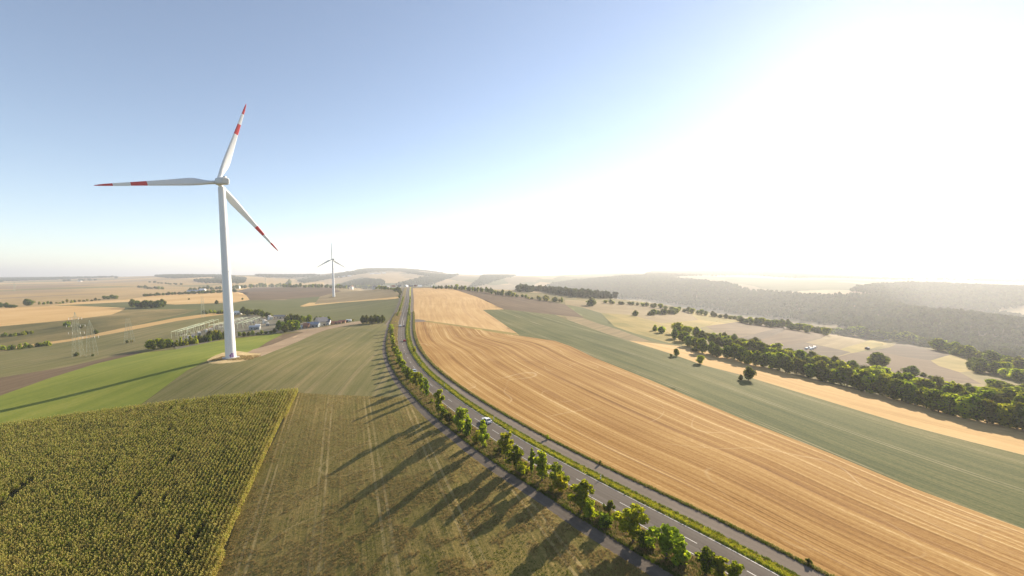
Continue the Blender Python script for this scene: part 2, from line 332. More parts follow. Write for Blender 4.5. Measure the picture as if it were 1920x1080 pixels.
M['stubblegreen'] = fieldmat('green_stubble', [(.085, .092, .026), (.135, .13, .042), (.20, .17, .068), (.29, .22, .10)], row=(0.28, 0.008, 0.7), row2=(1.1, 0.03, 0.3), patch=(0.015, 0.5), fine=(1.2, 0.4), bump=0.5, tram=(15, 0.35, 0.4), tramcol=(.25, .19, .11))
M['weedy'] = fieldmat('weedy_stubble', [(.07, .072, .014), (.15, .125, .03), (.235, .175, .052), (.35, .25, .09)], row=(1.3, 0.02, 0.45), row2=(0.35, 0.02, 0.25), patch=(0.035, 0.35), fine=(1.6, 0.7), bump=0.9, tram=(14, 0.3, 0.75), tramcol=(.40, .30, .13), tracks=[(0.014, 0.0028, 0.5, (.40, .30, .13))])
M['meadow'] = fieldmat('bright_green_grass', [(.13, .165, .022), (.19, .215, .03), (.27, .265, .05)], row=(0.15, 0.01, 0.5), patch=(0.02, 0.5), fine=(0.8, 0.35), bump=0.4)
M['pasture'] = fieldmat('olive_pasture', [(.07, .07, .02), (.125, .108, .036), (.19, .15, .055), (.27, .20, .085)], row=(0.05, 0.006, 0.5), patch=(0.012, 0.9), fine=(0.25, 0.35), bump=0.3)
M['olivegreen'] = fieldmat('olive_crop', [(.075, .085, .026), (.11, .115, .038), (.155, .143, .054)], row=(0.12, 0.006, 0.6), patch=(0.006, 0.5), fine=(0.6, 0.25), bump=0.2)
M['scrub'] = fieldmat('brown_scrub', [(.07, .065, .025), (.12, .095, .04), (.18, .13, .06)], row=(0.05, 0.01, 0.4), patch=(0.02, 0.8), fine=(0.3, 0.4), bump=0.3)
M['soil'] = fieldmat('brown_soil', [(.10, .07, .038), (.15, .104, .058), (.205, .147, .085)], row=(0.3, 0.008, 0.6), patch=(0.01, 0.4), fine=(0.8, 0.3), bump=0.4)
M['mauve'] = fieldmat('mauve_soil', [(.085, .055, .03), (.125, .083, .046), (.17, .118, .068)], row=(0.15, 0.006, 0.6), patch=(0.008, 0.5), fine=(0.5, 0.2), bump=0.2)
M['plough'] = fieldmat('ploughed_soil', [(.06, .042, .027), (.09, .065, .042), (.14, .10, .065)], row=(0.25, 0.01, 0.9), patch=(0.015, 0.4), fine=(0.6, 0.3), bump=0.5)
M['tan'] = fieldmat('tan_stubble', [(.165, .125, .058), (.235, .175, .085), (.31, .235, .125)], row=(0.2, 0.006, 0.6), patch=(0.008, 0.5), fine=(0.4, 0.2), bump=0.2)
M['yellow'] = fieldmat('yellow_grass', [(.155, .14, .035), (.27, .205, .06), (.38, .27, .09)], row=(0.1, 0.005, 0.5), patch=(0.015, 0.8), fine=(0.4, 0.2), bump=0.2)
M['dirt'] = fieldmat('pink_dirt', [(.22, .155, .095), (.31, .225, .14), (.41, .305, .195)], row=(0.6, 0.05, 0.5), patch=(0.05, 0.4), fine=(1.5, 0.4), bump=0.4)
M['drygrass'] = fieldmat('dry_grass', [(.34, .25, .12), (.50, .37, .18), (.64, .49, .26)], row=None, patch=(0.12, 0.6), fine=(1.5, 0.5), bump=0.8)
M['cornsoil'] = fieldmat('corn_soil', [(.035, .035, .012), (.06, .055, .02), (.10, .08, .035)], row=(1.25, 0.1, 0.6), patch=(0.05, 0.3), fine=(2, 0.4), bump=0.6)
M['yard'] = fieldmat('gravel_yard', [(.10, .095, .06), (.16, .145, .10), (.23, .20, .15)], row=None, patch=(0.06, 0.6), fine=(0.8, 0.4), bump=0.3)
M['asphalt'] = fieldmat('asphalt', [(.105, .088, .073), (.135, .115, .096), (.17, .148, .125)], row=(0.55, 0.006, 0.8), patch=(0.05, 0.25), fine=(2.5, 0.25), bump=0.08, spec=0.08)
M['pathasphalt'] = fieldmat('path_asphalt', [(.085, .070, .058), (.12, .10, .082), (.16, .135, .11)], row=(0.8, 0.02, 0.5), patch=(0.08, 0.4), fine=(2.0, 0.4), bump=0.12)
M['trackgravel'] = fieldmat('farm_track', [(.14, .112, .088), (.18, .147, .116), (.23, .188, .15)], row=(0.7, 0.01, 0.6), patch=(0.06, 0.4), fine=(2.0, 0.3), bump=0.15)
M['verge'] = fieldmat('backlit_verge_grass', [(.22, .24, .015), (.38, .36, .025), (.55, .48, .045)], row=(0.8, 0.02, 0.5), patch=(0.08, 0.4), fine=(2.2, 0.4), bump=0.8)  # ground colour brightened to yellow green, painting in the glow of backlit grass
M['treeverge'] = fieldmat('tree_verge_grass', [(.09, .085, .025), (.19, .15, .055), (.36, .26, .12)], row=None, patch=(0.15, 0.6), fine=(1.8, 0.5), bump=0.9)
M['bank'] = fieldmat('shaded_bank_grass', [(.02, .022, .008), (.045, .042, .014), (.10, .08, .03)], row=None, patch=(0.2, 0.5), fine=(2.0, 0.6), bump=1.0)  # bank grass, its colour darkened to include the shadow along the bank
M['far'] = patchwork('far_farmland', [(.30, .22, .12), (.20, .155, .09), (.12, .12, .055), (.34, .25, .14), (.17, .14, .085), (.25, .19, .11), (.08, .09, .04), (.31, .24, .13)], 1/340)
M['farleft'] = patchwork('far_left_plain', [(.40, .27, .115), (.29, .205, .11), (.36, .25, .11), (.45, .31, .135), (.25, .175, .10), (.34, .24, .11), (.19, .165, .07)], 1/420, 0.15)
M['woodfloor'] = fieldmat('wood_floor', [(.03, .035, .015), (.05, .055, .022), (.08, .08, .035)], row=None, patch=(0.01, 0.5), fine=(0.1, 0.4), bump=0.2)
M['paint'] = plain('road_paint', (.56, .54, .49), 0.6, var=0.12, scale=0.8)
M['white'] = plain('turbine_white', (.70, .72, .73), 0.35, var=0.03, scale=0.15, spec=0.5)
M['red'] = plain('turbine_red', (.55, .035, .035), 0.35, var=0.06, spec=0.5)
M['nacellegrey'] = plain('nacelle_grey', (.55, .56, .55), 0.4, var=0.08, scale=0.8)
M['darkgap'] = plain('dark_gap', (.06, .06, .06), 0.7)
M['graffiti'] = plain('graffiti_purple', (.30, .13, .36), 0.6, var=0.5, scale=1.5)
M['concrete'] = plain('concrete', (.42, .40, .36), 0.85, var=0.2)
M['pylon'] = plain('pylon_paint', (.33, .35, .27), 0.6, 0.1, var=0.15)
M['steel'] = plain('galvanised_steel', (.42, .45, .40), 0.45, 0.5, var=0.15)
M['palegreen'] = plain('pale_green_steel', (.52, .58, .42), 0.5, 0.1, var=0.12)
M['porcelain'] = plain('white_porcelain', (.75, .72, .66), 0.3, var=0.08)
M['brownpot'] = plain('brown_porcelain', (.10, .05, .03), 0.3)
M['trafogrey'] = plain('transformer_grey', (.30, .33, .33), 0.5, var=0.15)
M['wallwhite'] = plain('white_render', (.78, .75, .70), 0.8, var=0.06)
M['wallcream'] = plain('cream_render', (.62, .52, .38), 0.8, var=0.08)
M['wallorange'] = plain('terracotta_wall', (.33, .19, .115), 0.8, var=0.12)
M['roofgrey'] = plain('grey_roof', (.14, .14, .15), 0.6, var=0.2, scale=1.5)
M['roofblue'] = plain('blue_grey_roof', (.22, .26, .32), 0.5, var=0.15)
M['roofred'] = plain('red_roof', (.20, .085, .06), 0.7, var=0.2, scale=1.5)
M['roofwhite'] = plain('white_roof', (.75, .75, .72), 0.5, var=0.06)
M['window'] = plain('window_glass', (.03, .035, .04), 0.1, var=0.1, spec=0.6)
M['carwhite'] = plain('white_car_paint', (.78, .78, .78), 0.22, var=0.02, spec=0.6)
M['carsilver'] = plain('silver_car_paint', (.45, .47, .50), 0.25, 0.4, var=0.02, spec=0.6)
M['carred'] = plain('red_car_paint', (.50, .02, .02), 0.22, var=0.02, spec=0.6)
M['cardark'] = plain('dark_car_paint', (.05, .055, .07), 0.22, var=0.02, spec=0.6)
M['tyre'] = plain('tyre_rubber', (.02, .02, .02), 0.8)
M['rim'] = plain('wheel_rim', (.5, .5, .5), 0.3, 0.7)
M['lampred'] = plain('tail_lamp', (.45, .01, .01), 0.2)
M['lampwhite'] = plain('head_lamp', (.75, .75, .70), 0.1)
M['bark'] = plain('bark', (.11, .085, .06), 0.9, var=0.3, scale=3)
M['postwhite'] = plain('post_white', (.78, .78, .76), 0.5, var=0.04)
M['black'] = plain('post_black', (.02, .02, .02), 0.5)
M['signblue'] = plain('sign_yellow', (.75, .50, .03), 0.4)
M['leafA'] = leafmat('leaf_mid_green', (.15, .195, .022), 0.55)
M['leafB'] = leafmat('leaf_yellow_green', (.22, .25, .025), 0.55)
M['leafC'] = leafmat('leaf_dark_green', (.065, .09, .016), 0.4)
M['leafD'] = leafmat('leaf_olive', (.10, .105, .024), 0.35)
M['leafE'] = leafmat('leaf_yellow', (.24, .22, .02), 0.45)
M['leafF'] = leafmat('leaf_brownish', (.11, .07, .03), 0.3)
M['woodA'] = leafmat('wood_green', (.075, .088, .024), 0.3, (.11, .125, .025), 0.3)
M['woodB'] = leafmat('wood_dark_green', (.05, .062, .02), 0.2, (.05, .06, .018), 0.3)
M['woodC'] = leafmat('wood_olive', (.09, .09, .03), 0.2, (.09, .09, .025), 0.3)
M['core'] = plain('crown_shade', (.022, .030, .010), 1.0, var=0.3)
M['cornleaf'] = leafmat('corn_leaf', (.175, .20, .024), 0.45, (.42, .44, .034), 0.4)
M['corndry'] = leafmat('corn_dry_leaf', (.44, .36, .10), 0.4, (.58, .46, .11), 0.35)
M['tassel'] = leafmat('corn_tassel', (.40, .34, .11), 0.35, (.50, .42, .12), 0.3)
M['grassb'] = leafmat('grass_blade_bright', (.26, .26, .02), 0.5, (.58, .54, .035), 0.3)
M['grassd'] = leafmat('grass_blade_dark', (.075, .10, .014), 0.4, (.16, .20, .02), 0.3)
M['grasst'] = leafmat('grass_blade_dry', (.26, .19, .08), 0.4, (.40, .28, .12), 0.3)
# ------------------------------------------------------------------ the road corridor
CPX = [(1610,1190),(1500,1122),(1346,1040),(1229.6,979),(1129.6,924.8),(1035.5,874.5),(982,843),(931,812),(891.6,786),(837,746),(801,716),(788,704),(770,681),(763,670),(755.6,652),(753,635),(753,620),(754.5,605),(757,594),(760,580),(763,565),(764.3,552),(764.8,546)]
_c = unp([p[0] for p in CPX], [p[1] for p in CPX])[:, :2]
_d0 = (_c[0]-_c[2]); _d0 /= np.linalg.norm(_d0)
_d1 = (_c[-1]-_c[-4]); _d1 /= np.linalg.norm(_d1)
_c = np.vstack([_c[0]+_d0*90, _c[0]+_d0*40, _c, _c[-1]+_d1*150, _c[-1]+_d1*400, _c[-1]+_d1*700])
_s = np.r_[0, np.cumsum(np.linalg.norm(np.diff(_c, axis=0), axis=1))]
_ss = np.arange(0, _s[-1], 2.0)
_cx = np.interp(_ss, _s, _c[:, 0]); _cy = np.interp(_ss, _s, _c[:, 1])
def smooth1(a, n):
    for _ in range(n): a = np.r_[a[0], (a[:-2]+2*a[1:-1]+a[2:])/4, a[-1]]
    return a
_cx = smooth1(_cx, 90); _cy = smooth1(_cy, 90)
_sl = np.r_[0, np.cumsum(np.hypot(np.diff(_cx), np.diff(_cy)))]
SLEN = _sl[-1]
def cpos(s): return np.interp(s, _sl, _cx), np.interp(s, _sl, _cy)
def cdir(s):
    a = cpos(np.asarray(s)-2); b = cpos(np.asarray(s)+2); dx, dy = b[0]-a[0], b[1]-a[1]; n = np.hypot(dx, dy); return dx/n, dy/n
def cp(s, off):
    x, y = cpos(s); dx, dy = cdir(s); return x+dy*off, y-dx*off          # off > 0 is to the right, going away
def s_at(px, py):
    q = unp1(px, py); k = np.argmin((_cx-q[0])**2+(_cy-q[1])**2); dx, dy = cdir(_sl[k]); return _sl[k], (q[0]-_cx[k])*dy-(q[1]-_cy[k])*dx
S_J = s_at(757, 597)[0]            # the junction
def wextra(s): return 1.0*np.exp(-((np.asarray(s)-(S_J-10))/70)**2)
def roff(i, s):
    w = wextra(s)
    return [-13.4, -10.4, -9.8, -3.55, 3.55, 6.0, 10.0, 10.6][i]+(-w if i < 4 else w)
STN = [0.0]
while STN[-1] < SLEN-24:
    x, y = cpos(STN[-1]); STN.append(STN[-1]+min(14, max(3.0, math.hypot(x, y)*0.02)))
STN = np.array(STN)
EDGE = [np.array(cp(STN, roff(i, STN))).T for i in range(8)]             # 8 x (n,2)
EZ = [H(e[:, 0], e[:, 1]) for e in EDGE]
def ribbon(name, i, mat, label):
    a, b = EDGE[i], EDGE[i+1]; n = len(a)
    v = np.vstack([np.c_[a, EZ[i]], np.c_[b, EZ[i+1]]])
    f = np.array([(k, n+k, n+k+1, k+1) for k in range(n-1)])
    uv = np.vstack([np.c_[np.full(n, 0.0), STN], np.c_[np.linalg.norm(b-a, axis=1), STN]])
    return tag(mesh_obj(name, v, f, mat, smooth=True, uv=uv), label, kind='structure')
ribbon('path', 0, M['pathasphalt'], 'narrow asphalt path along the roadside trees')
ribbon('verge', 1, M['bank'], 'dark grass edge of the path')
ribbon('verge', 2, M['treeverge'], 'dry grass strip the roadside trees stand on')
road = ribbon('road', 3, M['asphalt'], 'two lane country road curving past the fields')
ribbon('verge', 4, M['verge'], 'yellow green grass strip beside the road')
ribbon('track', 5, M['trackgravel'], 'grey farm track between grass strip and straw field')
ribbon('verge', 6, M['bank'], 'grassy edge of the straw field, darkened with painted shade')
def marking(name, off, width, s0, s1, dash=None, both=None):
    """painted line on the road, lying just above its surface"""
    v = []; f = []
    def seg(a, b):
        st = np.unique(np.r_[a, STN[(STN > a) & (STN < b)], b])
        w = wextra(st)
        for k, s in enumerate(st):
            # height along the straight chord between the road edges
            l, r = roff(3, s), roff(4, s); xl, yl = cp(s, l); xr, yr = cp(s, r)
            k0 = min(max(np.searchsorted(STN, s)-1, 0), len(STN)-2); t = (s-STN[k0])/(STN[k0+1]-STN[k0])
            zl = EZ[3][k0]*(1-t)+EZ[3][k0+1]*t; zr = EZ[4][k0]*(1-t)+EZ[4][k0+1]*t
            pl = EDGE[3][k0]*(1-t)+EDGE[3][k0+1]*t; pr = EDGE[4][k0]*(1-t)+EDGE[4][k0+1]*t
            oo = off+(np.sign(off)*w[k] if abs(off) > 2 else 0)
            for o in (oo-width/2, oo+width/2):
                q = (o-l)/(r-l); p = pl*(1-q)+pr*q; v.append((p[0], p[1], zl*(1-q)+zr*q+0.02))
        b0 = len(v)-2*len(st)
        for k in range(len(st)-1): f.append((b0+2*k, b0+2*k+1, b0+2*k+3, b0+2*k+2))
    if dash:
        s = s0
        while s < s1: seg(s, min(s+dash[0], s1)); s += dash[1]
    else: seg(s0, s1)
    return mesh_obj(name, v, f, M['paint'], road)
marking('edge_line', -3.2, 0.14, 0, SLEN-40); marking('edge_line', 3.2, 0.14, 0, SLEN-40)
marking('centre_line', 0, 0.14, 0, S_J-75, dash=(4.2, 12.5))
marking('centre_line', -0.9, 0.2, S_J-75, S_J+60); marking('centre_line', 0.9, 0.2, S_J-62, S_J-15)
marking('centre_line', 0, 0.2, S_J+60, SLEN-50, dash=(4.5, 10))

# ------------------------------------------------------------------ fields, read off the photograph and laid on the terrain
FIELDS = [  # name, material, polygon in the photograph, row direction (two points of the photograph) or None, label
 ('field', 'cornsoil', [(-260,838),(-100,817),(0,803),(120,786),(250,768),(400,750),(560,735),(527,800),(490,872),(450,960),(405,1085),(350,1230),(-260,1400)], ((405,1085),(560,735)), 'soil under the maize crop'),
 ('verge', 'drygrass', [(388,675),(400,668),(418,661),(445,658),(470,662),(490,663),(475,672),(450,678),(410,682),(392,681)], None, 'mound of dry grass round the turbine foot'),
 ('dirt_track', 'dirt', [(452,668),(475,655),(510,646),(545,632),(572,622),(600,614),(640,608),(676,602),(680,606),(645,611),(612,618),(585,628),(560,640),(530,652),(490,668),(462,674)], None, 'pinkish dirt track from the turbine to the road'),
 ('dirt_track', 'dirt', [(550,621),(600,614),(672,602),(672,604),(610,616),(575,623)], None, 'dirt track past the sheds'),
 ('yard', 'yard', [(322,641),(345,632),(400,612),(440,596),(470,588),(520,596),(560,600),(610,603),(625,607),(570,621),(520,624),(430,634),(330,655)], None, 'gravel yard of the substation'),
 ('field', 'soil', [(468,664),(500,642),(530,627),(575,621),(600,616),(570,624),(545,634),(510,647),(480,656)], ((468,664),(575,621)), 'brown stubble strip beside the dirt track'),
 ('field', 'meadow', [(-260,870),(-260,805),(-100,768),(0,742),(90,710),(180,682),(270,661),(330,655),(400,640),(520,625),(530,627),(500,643),(470,661),(430,662),(388,676),(350,695),(262,760),(120,790),(0,806)], ((0,800),(420,660)), 'bright green field crossed by the turbine shadow'),
 ('field', 'soil', [(-260,805),(-260,775),(-100,733),(0,708),(130,687),(250,660),(270,660),(180,682),(90,710),(0,742)], ((0,725),(250,661)), 'narrow strip of brown soil'),
 ('field', 'stubblegreen', [(262,762),(350,695),(386,674),(440,674),(470,672),(530,652),(585,628),(640,611),(720,606),(760,640),(800,745),(740,744),(640,741),(565,737),(400,752)], ((300,755),(620,612)), 'grey green stubble field behind the maize'),
 ('field', 'weedy', [(560,735),(640,741),(740,744),(800,745),(960,860),(1130,960),(1300,1060),(1480,1150),(1600,1300),(330,1400),(350,1230),(405,1085),(450,960),(490,872),(527,800)], ((590,1080),(622,742)), 'weedy stubble field with long tree shadows'),
 ('field', 'stubblegreen', [(-260,775),(-260,690),(-100,672),(0,658),(130,640),(240,620),(330,602),(420,589),(440,590),(430,598),(345,632),(322,641),(325,655),(270,660),(250,660),(130,687),(0,708)], ((0,690),(400,600)), 'grey green field under the pylons'),
 ('field', 'straw', [(-260,690),(-100,672),(0,658),(130,640),(240,620),(330,602),(420,589),(420,584),(330,596),(240,613),(130,636),(0,653),(-100,667),(-260,684)], None, 'pale strip of dry grass'),
 ('field', 'olivegreen', [(345,588),(300,598),(240,613),(330,596),(420,584),(415,576),(375,580)], None, 'low green field beside the pylon'),
 ('field', 'pasture', [(-260,684),(-260,640),(-100,620),(0,612),(130,600),(210,590),(232,581),(345,581),(375,580),(300,598),(240,613),(130,636),(0,653)], ((0,640),(300,590)), 'olive pasture with scattered bushes'),
 ('field', 'straw', [(-260,640),(-260,582),(-100,579),(0,577),(130,573),(235,577),(225,584),(208,590),(130,600),(0,612)], ((0,600),(230,580)), 'golden straw field on the far left'),
 ('field', 'olivegreen', [(100,573),(240,566),(330,571),(440,567),(470,563),(560,566),(470,576),(425,586),(340,580),(232,581),(235,577)], ((240,580),(500,566)), 'green strip below the straw field'),
 ('field', 'straw', [(90,573),(150,566),(235,562),(300,552),(440,546),(462,554),(468,562),(440,567),(330,571),(250,573),(235,574)], ((240,572),(460,555)), 'golden straw field before the dark hedge'),
 ('field', 'mauve', [(440,546),(480,538.5),(560,538.2),(620,539),(640,546),(600,556),(540,561),(468,563),(462,554)], ((470,560),(620,542)), 'mauve bare field by the far turbine'),
 ('field', 'tan', [(620,539),(680,540.5),(752,541),(752,549),(740,557),(640,566),(590,570),(600,556),(640,546)], ((600,560),(740,545)), 'tan stubble field behind the far turbine'),
 ('field', 'straw', [(562,574),(580,567.5),(640,565),(740,556.5),(760,556.5),(740,560.5),(640,567.5),(600,571.5),(570,575)], ((562,574),(740,558)), 'narrow golden strip below the far turbine'),
 ('field', 'olivegreen', [(425,586),(470,576),(540,561),(600,556),(590,570),(562,574),(570,575),(600,571.5),(640,567.5),(740,560.5),(760,560),(752,575),(725,601),(676,602),(640,608),(600,604),(560,600),(520,596),(470,588),(440,590)], ((520,590),(700,565)), 'olive green field behind the substation'),
 # right of the road
 ('track', 'trackgravel', [(765,599),(784,598.5),(795,600),(800,602.5),(790,603.5),(778,604),(765,605)], None, 'grey apron of the farm track junction'),
 ('track', 'trackgravel', [(722,609),(728,601),(745,597),(760,597),(760,603),(745,604),(735,605),(728,611)], None, 'grey apron of the dirt track junction'),
 ('field', 'yellow', [(798,601),(850,608),(905,616),(935,620),(970,625),(974,629),(935,624.5),(905,619.5),(850,610.5),(798,603.5)], None, 'grass line across the straw field'),
 ('field', 'gold', [(770,603),(798,603),(850,610.5),(905,619.5),(935,624.5),(970,629),(1040,639),(1072,650),(1115,671),(1168,692),(1220,713),(1300,747),(1400,789),(1557,850),(1715,916),(1920,992),(2200,1095),(2500,1205),(2500,2600),(1900,2600),(1500,1190),(1000,870),(830,760),(770,690),(755,640)], 'gold', 'wide straw field with curved harvest lines'),
 ('field', 'goldfar', [(760,600),(765,541),(800,540),(847,541),(880,552),(895,557),(945,580),(905,581),(970,625),(935,620),(905,616),(850,608),(798,601)], 'gold', 'upper straw field on the crest'),
 ('field', 'mauve', [(847,541),(900,544),(945,550),(1010,562),(1060,571),(1095,596),(1040,590),(945,580),(895,557),(880,552)], ((870,545),(1080,590)), 'mauve bare field beside the upper straw field'),
 ('field', 'green', [(905,581),(945,580),(1040,590),(1065,600),(1140,627),(1180,639),(1255,662),(1320,685),(1387,702),(1542,749),(1700,797),(1819,828),(1920,853),(2200,925),(2500,1000),(2500,1205),(2200,1095),(1920,992),(1715,916),(1557,850),(1400,789),(1300,747),(1220,713),(1168,692),(1115,671),(1072,650),(1040,639),(970,629),(970,625)], ((960,590),(1920,920)), 'long grey green field'),
 ('field', 'straw', [(1195,640),(1300,652),(1320,658),(1405,680),(1505,708),(1655,742),(1787,776),(1920,802),(2200,870),(2500,930),(2500,1000),(2200,925),(1920,853),(1819,828),(1700,797),(1542,749),(1387,702),(1320,685),(1255,662),(1180,639)], ((1200,645),(1920,830)), 'golden strip before the tree belt'),
 ('field', 'tan', [(1065,600),(1058,590),(1090,596),(1120,606),(1160,618),(1220,640),(1195,640),(1180,639),(1140,627)], None, 'tan end of the green field'),
 ('field', 'olivegreen', [(1060,571),(1090,576),(1127,587),(1152,612),(1190,625),(1250,642),(1300,652),(1220,640),(1160,618),(1120,606),(1095,596)], ((1070,580),(1290,650)), 'green wedge above the golden strip'),
 ('field', 'yellow', [(1127,587),(1180,590),(1240,606),(1275,625),(1330,650),(1300,652),(1250,642),(1190,625),(1152,612)], ((1130,590),(1290,645)), 'yellow meadow before the tree belt'),
 ('field', 'tan', [(1060,571),(1060,562),(1130,566),(1200,571),(1290,585),(1310,600),(1240,606),(1180,590),(1127,587),(1090,576)], ((1060,570),(1300,595)), 'tan rough field behind the meadow'),
 ('field', 'yellow', [(1240,606),(1310,600),(1290,585),(1340,590),(1400,601),(1322,612),(1290,620),(1275,625)], ((1280,590),(1390,602)), 'yellow slope before the valley'),
 ('field', 'soil', [(1322,611),(1355,597),(1400,602),(1470,612),(1385,634),(1340,622)], ((1340,615),(1470,615)), 'brown plot, first below the valley trees'),
 ('field', 'plough', [(1385,634),(1470,612),(1490,614),(1420,640)], ((1385,634),(1470,612)), 'dark ploughed stripe between the plots'),
 ('field', 'mauve', [(1420,640),(1490,614),(1570,627),(1510,642),(1430,652)], ((1420,645),(1560,628)), 'mauve plot between the ploughed ones'),
 ('field', 'plough', [(1430,652),(1510,642),(1595,660),(1560,672),(1520,690),(1440,670)], ((1440,655),(1590,662)), 'dark ploughed plot with white bales'),
 ('field', 'tan', [(1510,642),(1570,627),(1640,637),(1590,650),(1575,655)], ((1510,642),(1640,638)), 'pale tan plot'),
 ('field', 'yellow', [(1575,655),(1590,650),(1640,637),(1680,641),(1625,656),(1598,662)], ((1580,655),(1680,642)), 'yellowish plot beside the hut'),
 ('field', 'plough', [(1638,657),(1700,645),(1785,664),(1745,676),(1690,668)], ((1640,657),(1780,665)), 'ploughed plot with furrows'),
 ('field', 'yellow', [(1745,676),(1785,664),(1850,679),(1880,690),(1800,698),(1760,686)], ((1745,676),(1850,680)), 'yellow green plot by the wood'),
 ('field', 'mauve', [(1598,662),(1638,657),(1690,668),(1745,676),(1760,686),(1800,698),(1840,720),(1740,715),(1560,690),(1560,672)], ((1600,664),(1800,700)), 'mauve plot round the single trees'),
]
FW_ = []
for (nm, mt, poly, rd, lab) in FIELDS:
    pts = []
    for a, b in zip(poly, poly[1:]+poly[:1]):
        k = max(1, int(math.hypot(b[0]-a[0], b[1]-a[1])//22))
        for i in range(k): pts.append((a[0]+(b[0]-a[0])*i/k, a[1]+(b[1]-a[1])*i/k))
    w = unp([p[0] for p in pts], [p[1] for p in pts])[:, :2]
    FW_.append(w)
def inpoly(px, py, poly):
    c = np.zeros(len(px), bool); n = len(poly)
    for i in range(n):
        x1, y1 = poly[i]; x2, y2 = poly[(i+1) % n]
        if y1 == y2: continue
        m = ((y1 > py) != (y2 > py)) & (px < (x2-x1)*(py-y1)/(y2-y1)+x1); c ^= m
    return c
# grid of terrain points
gp = [(0.0, 0.0)]
rr = 40.0
while rr < 36000:
    k = 1.026 if rr < 6000 else 1.05
    for a in np.arange(-57, 57.01, 0.55): gp.append((rr*math.sin(R_(a)), rr*math.cos(R_(a))))
    rr *= k
for r in (8, 18, 30, 45, 70, 110, 180, 300, 500, 900, 1600, 3000, 6000, 12000, 24000, 36000):
    for a in np.arange(-180, 180, 6):
        if abs(a) > 60 or r < 38: gp.append((r*math.sin(R_(a)), r*math.cos(R_(a))))
gp = np.array(gp)
# drop grid points in or very near the corridor
OUT = np.vstack([EDGE[0], EDGE[7][::-1]])
near = inpoly(gp[:, 0], gp[:, 1], OUT)
gr = np.hypot(gp[:, 0], gp[:, 1])
for e in (EDGE[0], EDGE[7]):
    for k0 in range(0, len(gp), 4000):
        sub = gp[k0:k0+4000]; d = np.min(np.hypot(sub[:, None, 0]-e[None, :, 0], sub[:, None, 1]-e[None, :, 1]), axis=1)
        near[k0:k0+4000] |= d < 0.004*gr[k0:k0+4000]+0.8
gp = gp[~near]
vs = [Vector((float(a), float(b))) for a, b in gp]; ed = []
def addloop(w, closed=True):
    b = len(vs)
    for q in w: vs.append(Vector((float(q[0]), float(q[1]))))
    n = len(w)
    for i in range(n if closed else n-1): ed.append((b+i, b+(i+1) % n))
addloop(OUT)
for w in FW_: addloop(w)
rv, re_, rf, *_x = geometry.delaunay_2d_cdt(vs, ed, [], 0, 1e-3)
TV = np.array([(v.x, v.y) for v in rv]); TF = np.array([f for f in rf if len(f) == 3])
TZ = H(TV[:, 0], TV[:, 1])
cen = TV[TF].mean(axis=1)
e1 = TV[TF[:, 1]]-TV[TF[:, 0]]; e2 = TV[TF[:, 2]]-TV[TF[:, 0]]
flip = (e1[:, 0]*e2[:, 1]-e1[:, 1]*e2[:, 0]) < 0; TF[flip] = TF[flip][:, ::-1]
owner = np.full(len(TF), -1)
owner[inpoly(cen[:, 0], cen[:, 1], OUT)] = -9
for i, w in enumerate(FW_):
    lo, hi = w.min(0), w.max(0); k = np.where((owner == -1) & (cen[:, 0] >= lo[0]) & (cen[:, 0] <= hi[0]) & (cen[:, 1] >= lo[1]) & (cen[:, 1] <= hi[1]))[0]
    if len(k): owner[k[inpoly(cen[k, 0], cen[k, 1], w)]] = i
def polydist(P, line):
    out = np.full(len(P), 1e9)
    for a, b in zip(line[:-1], line[1:]):
        ab = b-a; t = np.clip(((P-a)@ab)/(ab@ab+1e-9), 0, 1); out = np.minimum(out, np.linalg.norm(P-a-t[:, None]*ab, axis=1))
    return out
_gb = unp([905,935,970,1040,1072,1115,1168,1220,1300,1400,1557,1715,1920,2200,2500], [581,602,627,639,650,671,692,713,747,789,850,916,992,1095,1205])[:, :2]
_gb = np.vstack([unp([847], [541])[:, :2]+[-10, 300], unp([847,895], [541,557])[:, :2], _gb, _gb[-1:]+[60, -120]])
def piece(name, sel, mat, label, rowdir):
    f = TF[sel]
    if len(f) == 0: return
    u, inv = np.unique(f.ravel(), return_inverse=True); f2 = inv.reshape(-1, 3); P = TV[u]
    if isinstance(rowdir, str):
        dr = polydist(P, np.c_[_cx, _cy][::12]); dg = polydist(P, _gb)
        uv = np.c_[110*dr/(dr+dg+1e-6), P[:, 1]*1.1]
    else:
        if rowdir: q = unp([rowdir[0][0], rowdir[1][0]], [rowdir[0][1], rowdir[1][1]])[:, :2]; d = q[1]-q[0]; d /= np.linalg.norm(d)
        else: d = np.array([0.6, 0.8])
        uv = np.c_[P[:, 0]*d[1]-P[:, 1]*d[0], P@d]
    tag(mesh_obj(name, np.c_[P, TZ[u]], f2, mat, smooth=True, uv=uv), label, kind='structure')
for i, (nm, mt, poly, rd, lab) in enumerate(FIELDS): piece(nm, owner == i, M[mt], lab, rd)
rest = owner == -1
azc = np.degrees(np.arctan2(cen[:, 0], cen[:, 1])); rc = np.hypot(cen[:, 0], cen[:, 1])
isleft = (azc < -31-6*np.sin(rc/700)) & (rc > 500)
isnear = rc < 900
_fc = rest & ~isleft & ~isnear
piece('hills', _fc, M['far'], 'distant hills of fields and woods', None)
piece('ground', rest & isnear & ~isleft, M['pasture'], 'rough olive ground', None)
piece('plain', rest & isleft, M['farleft'], 'wide pale plain on the left', None)
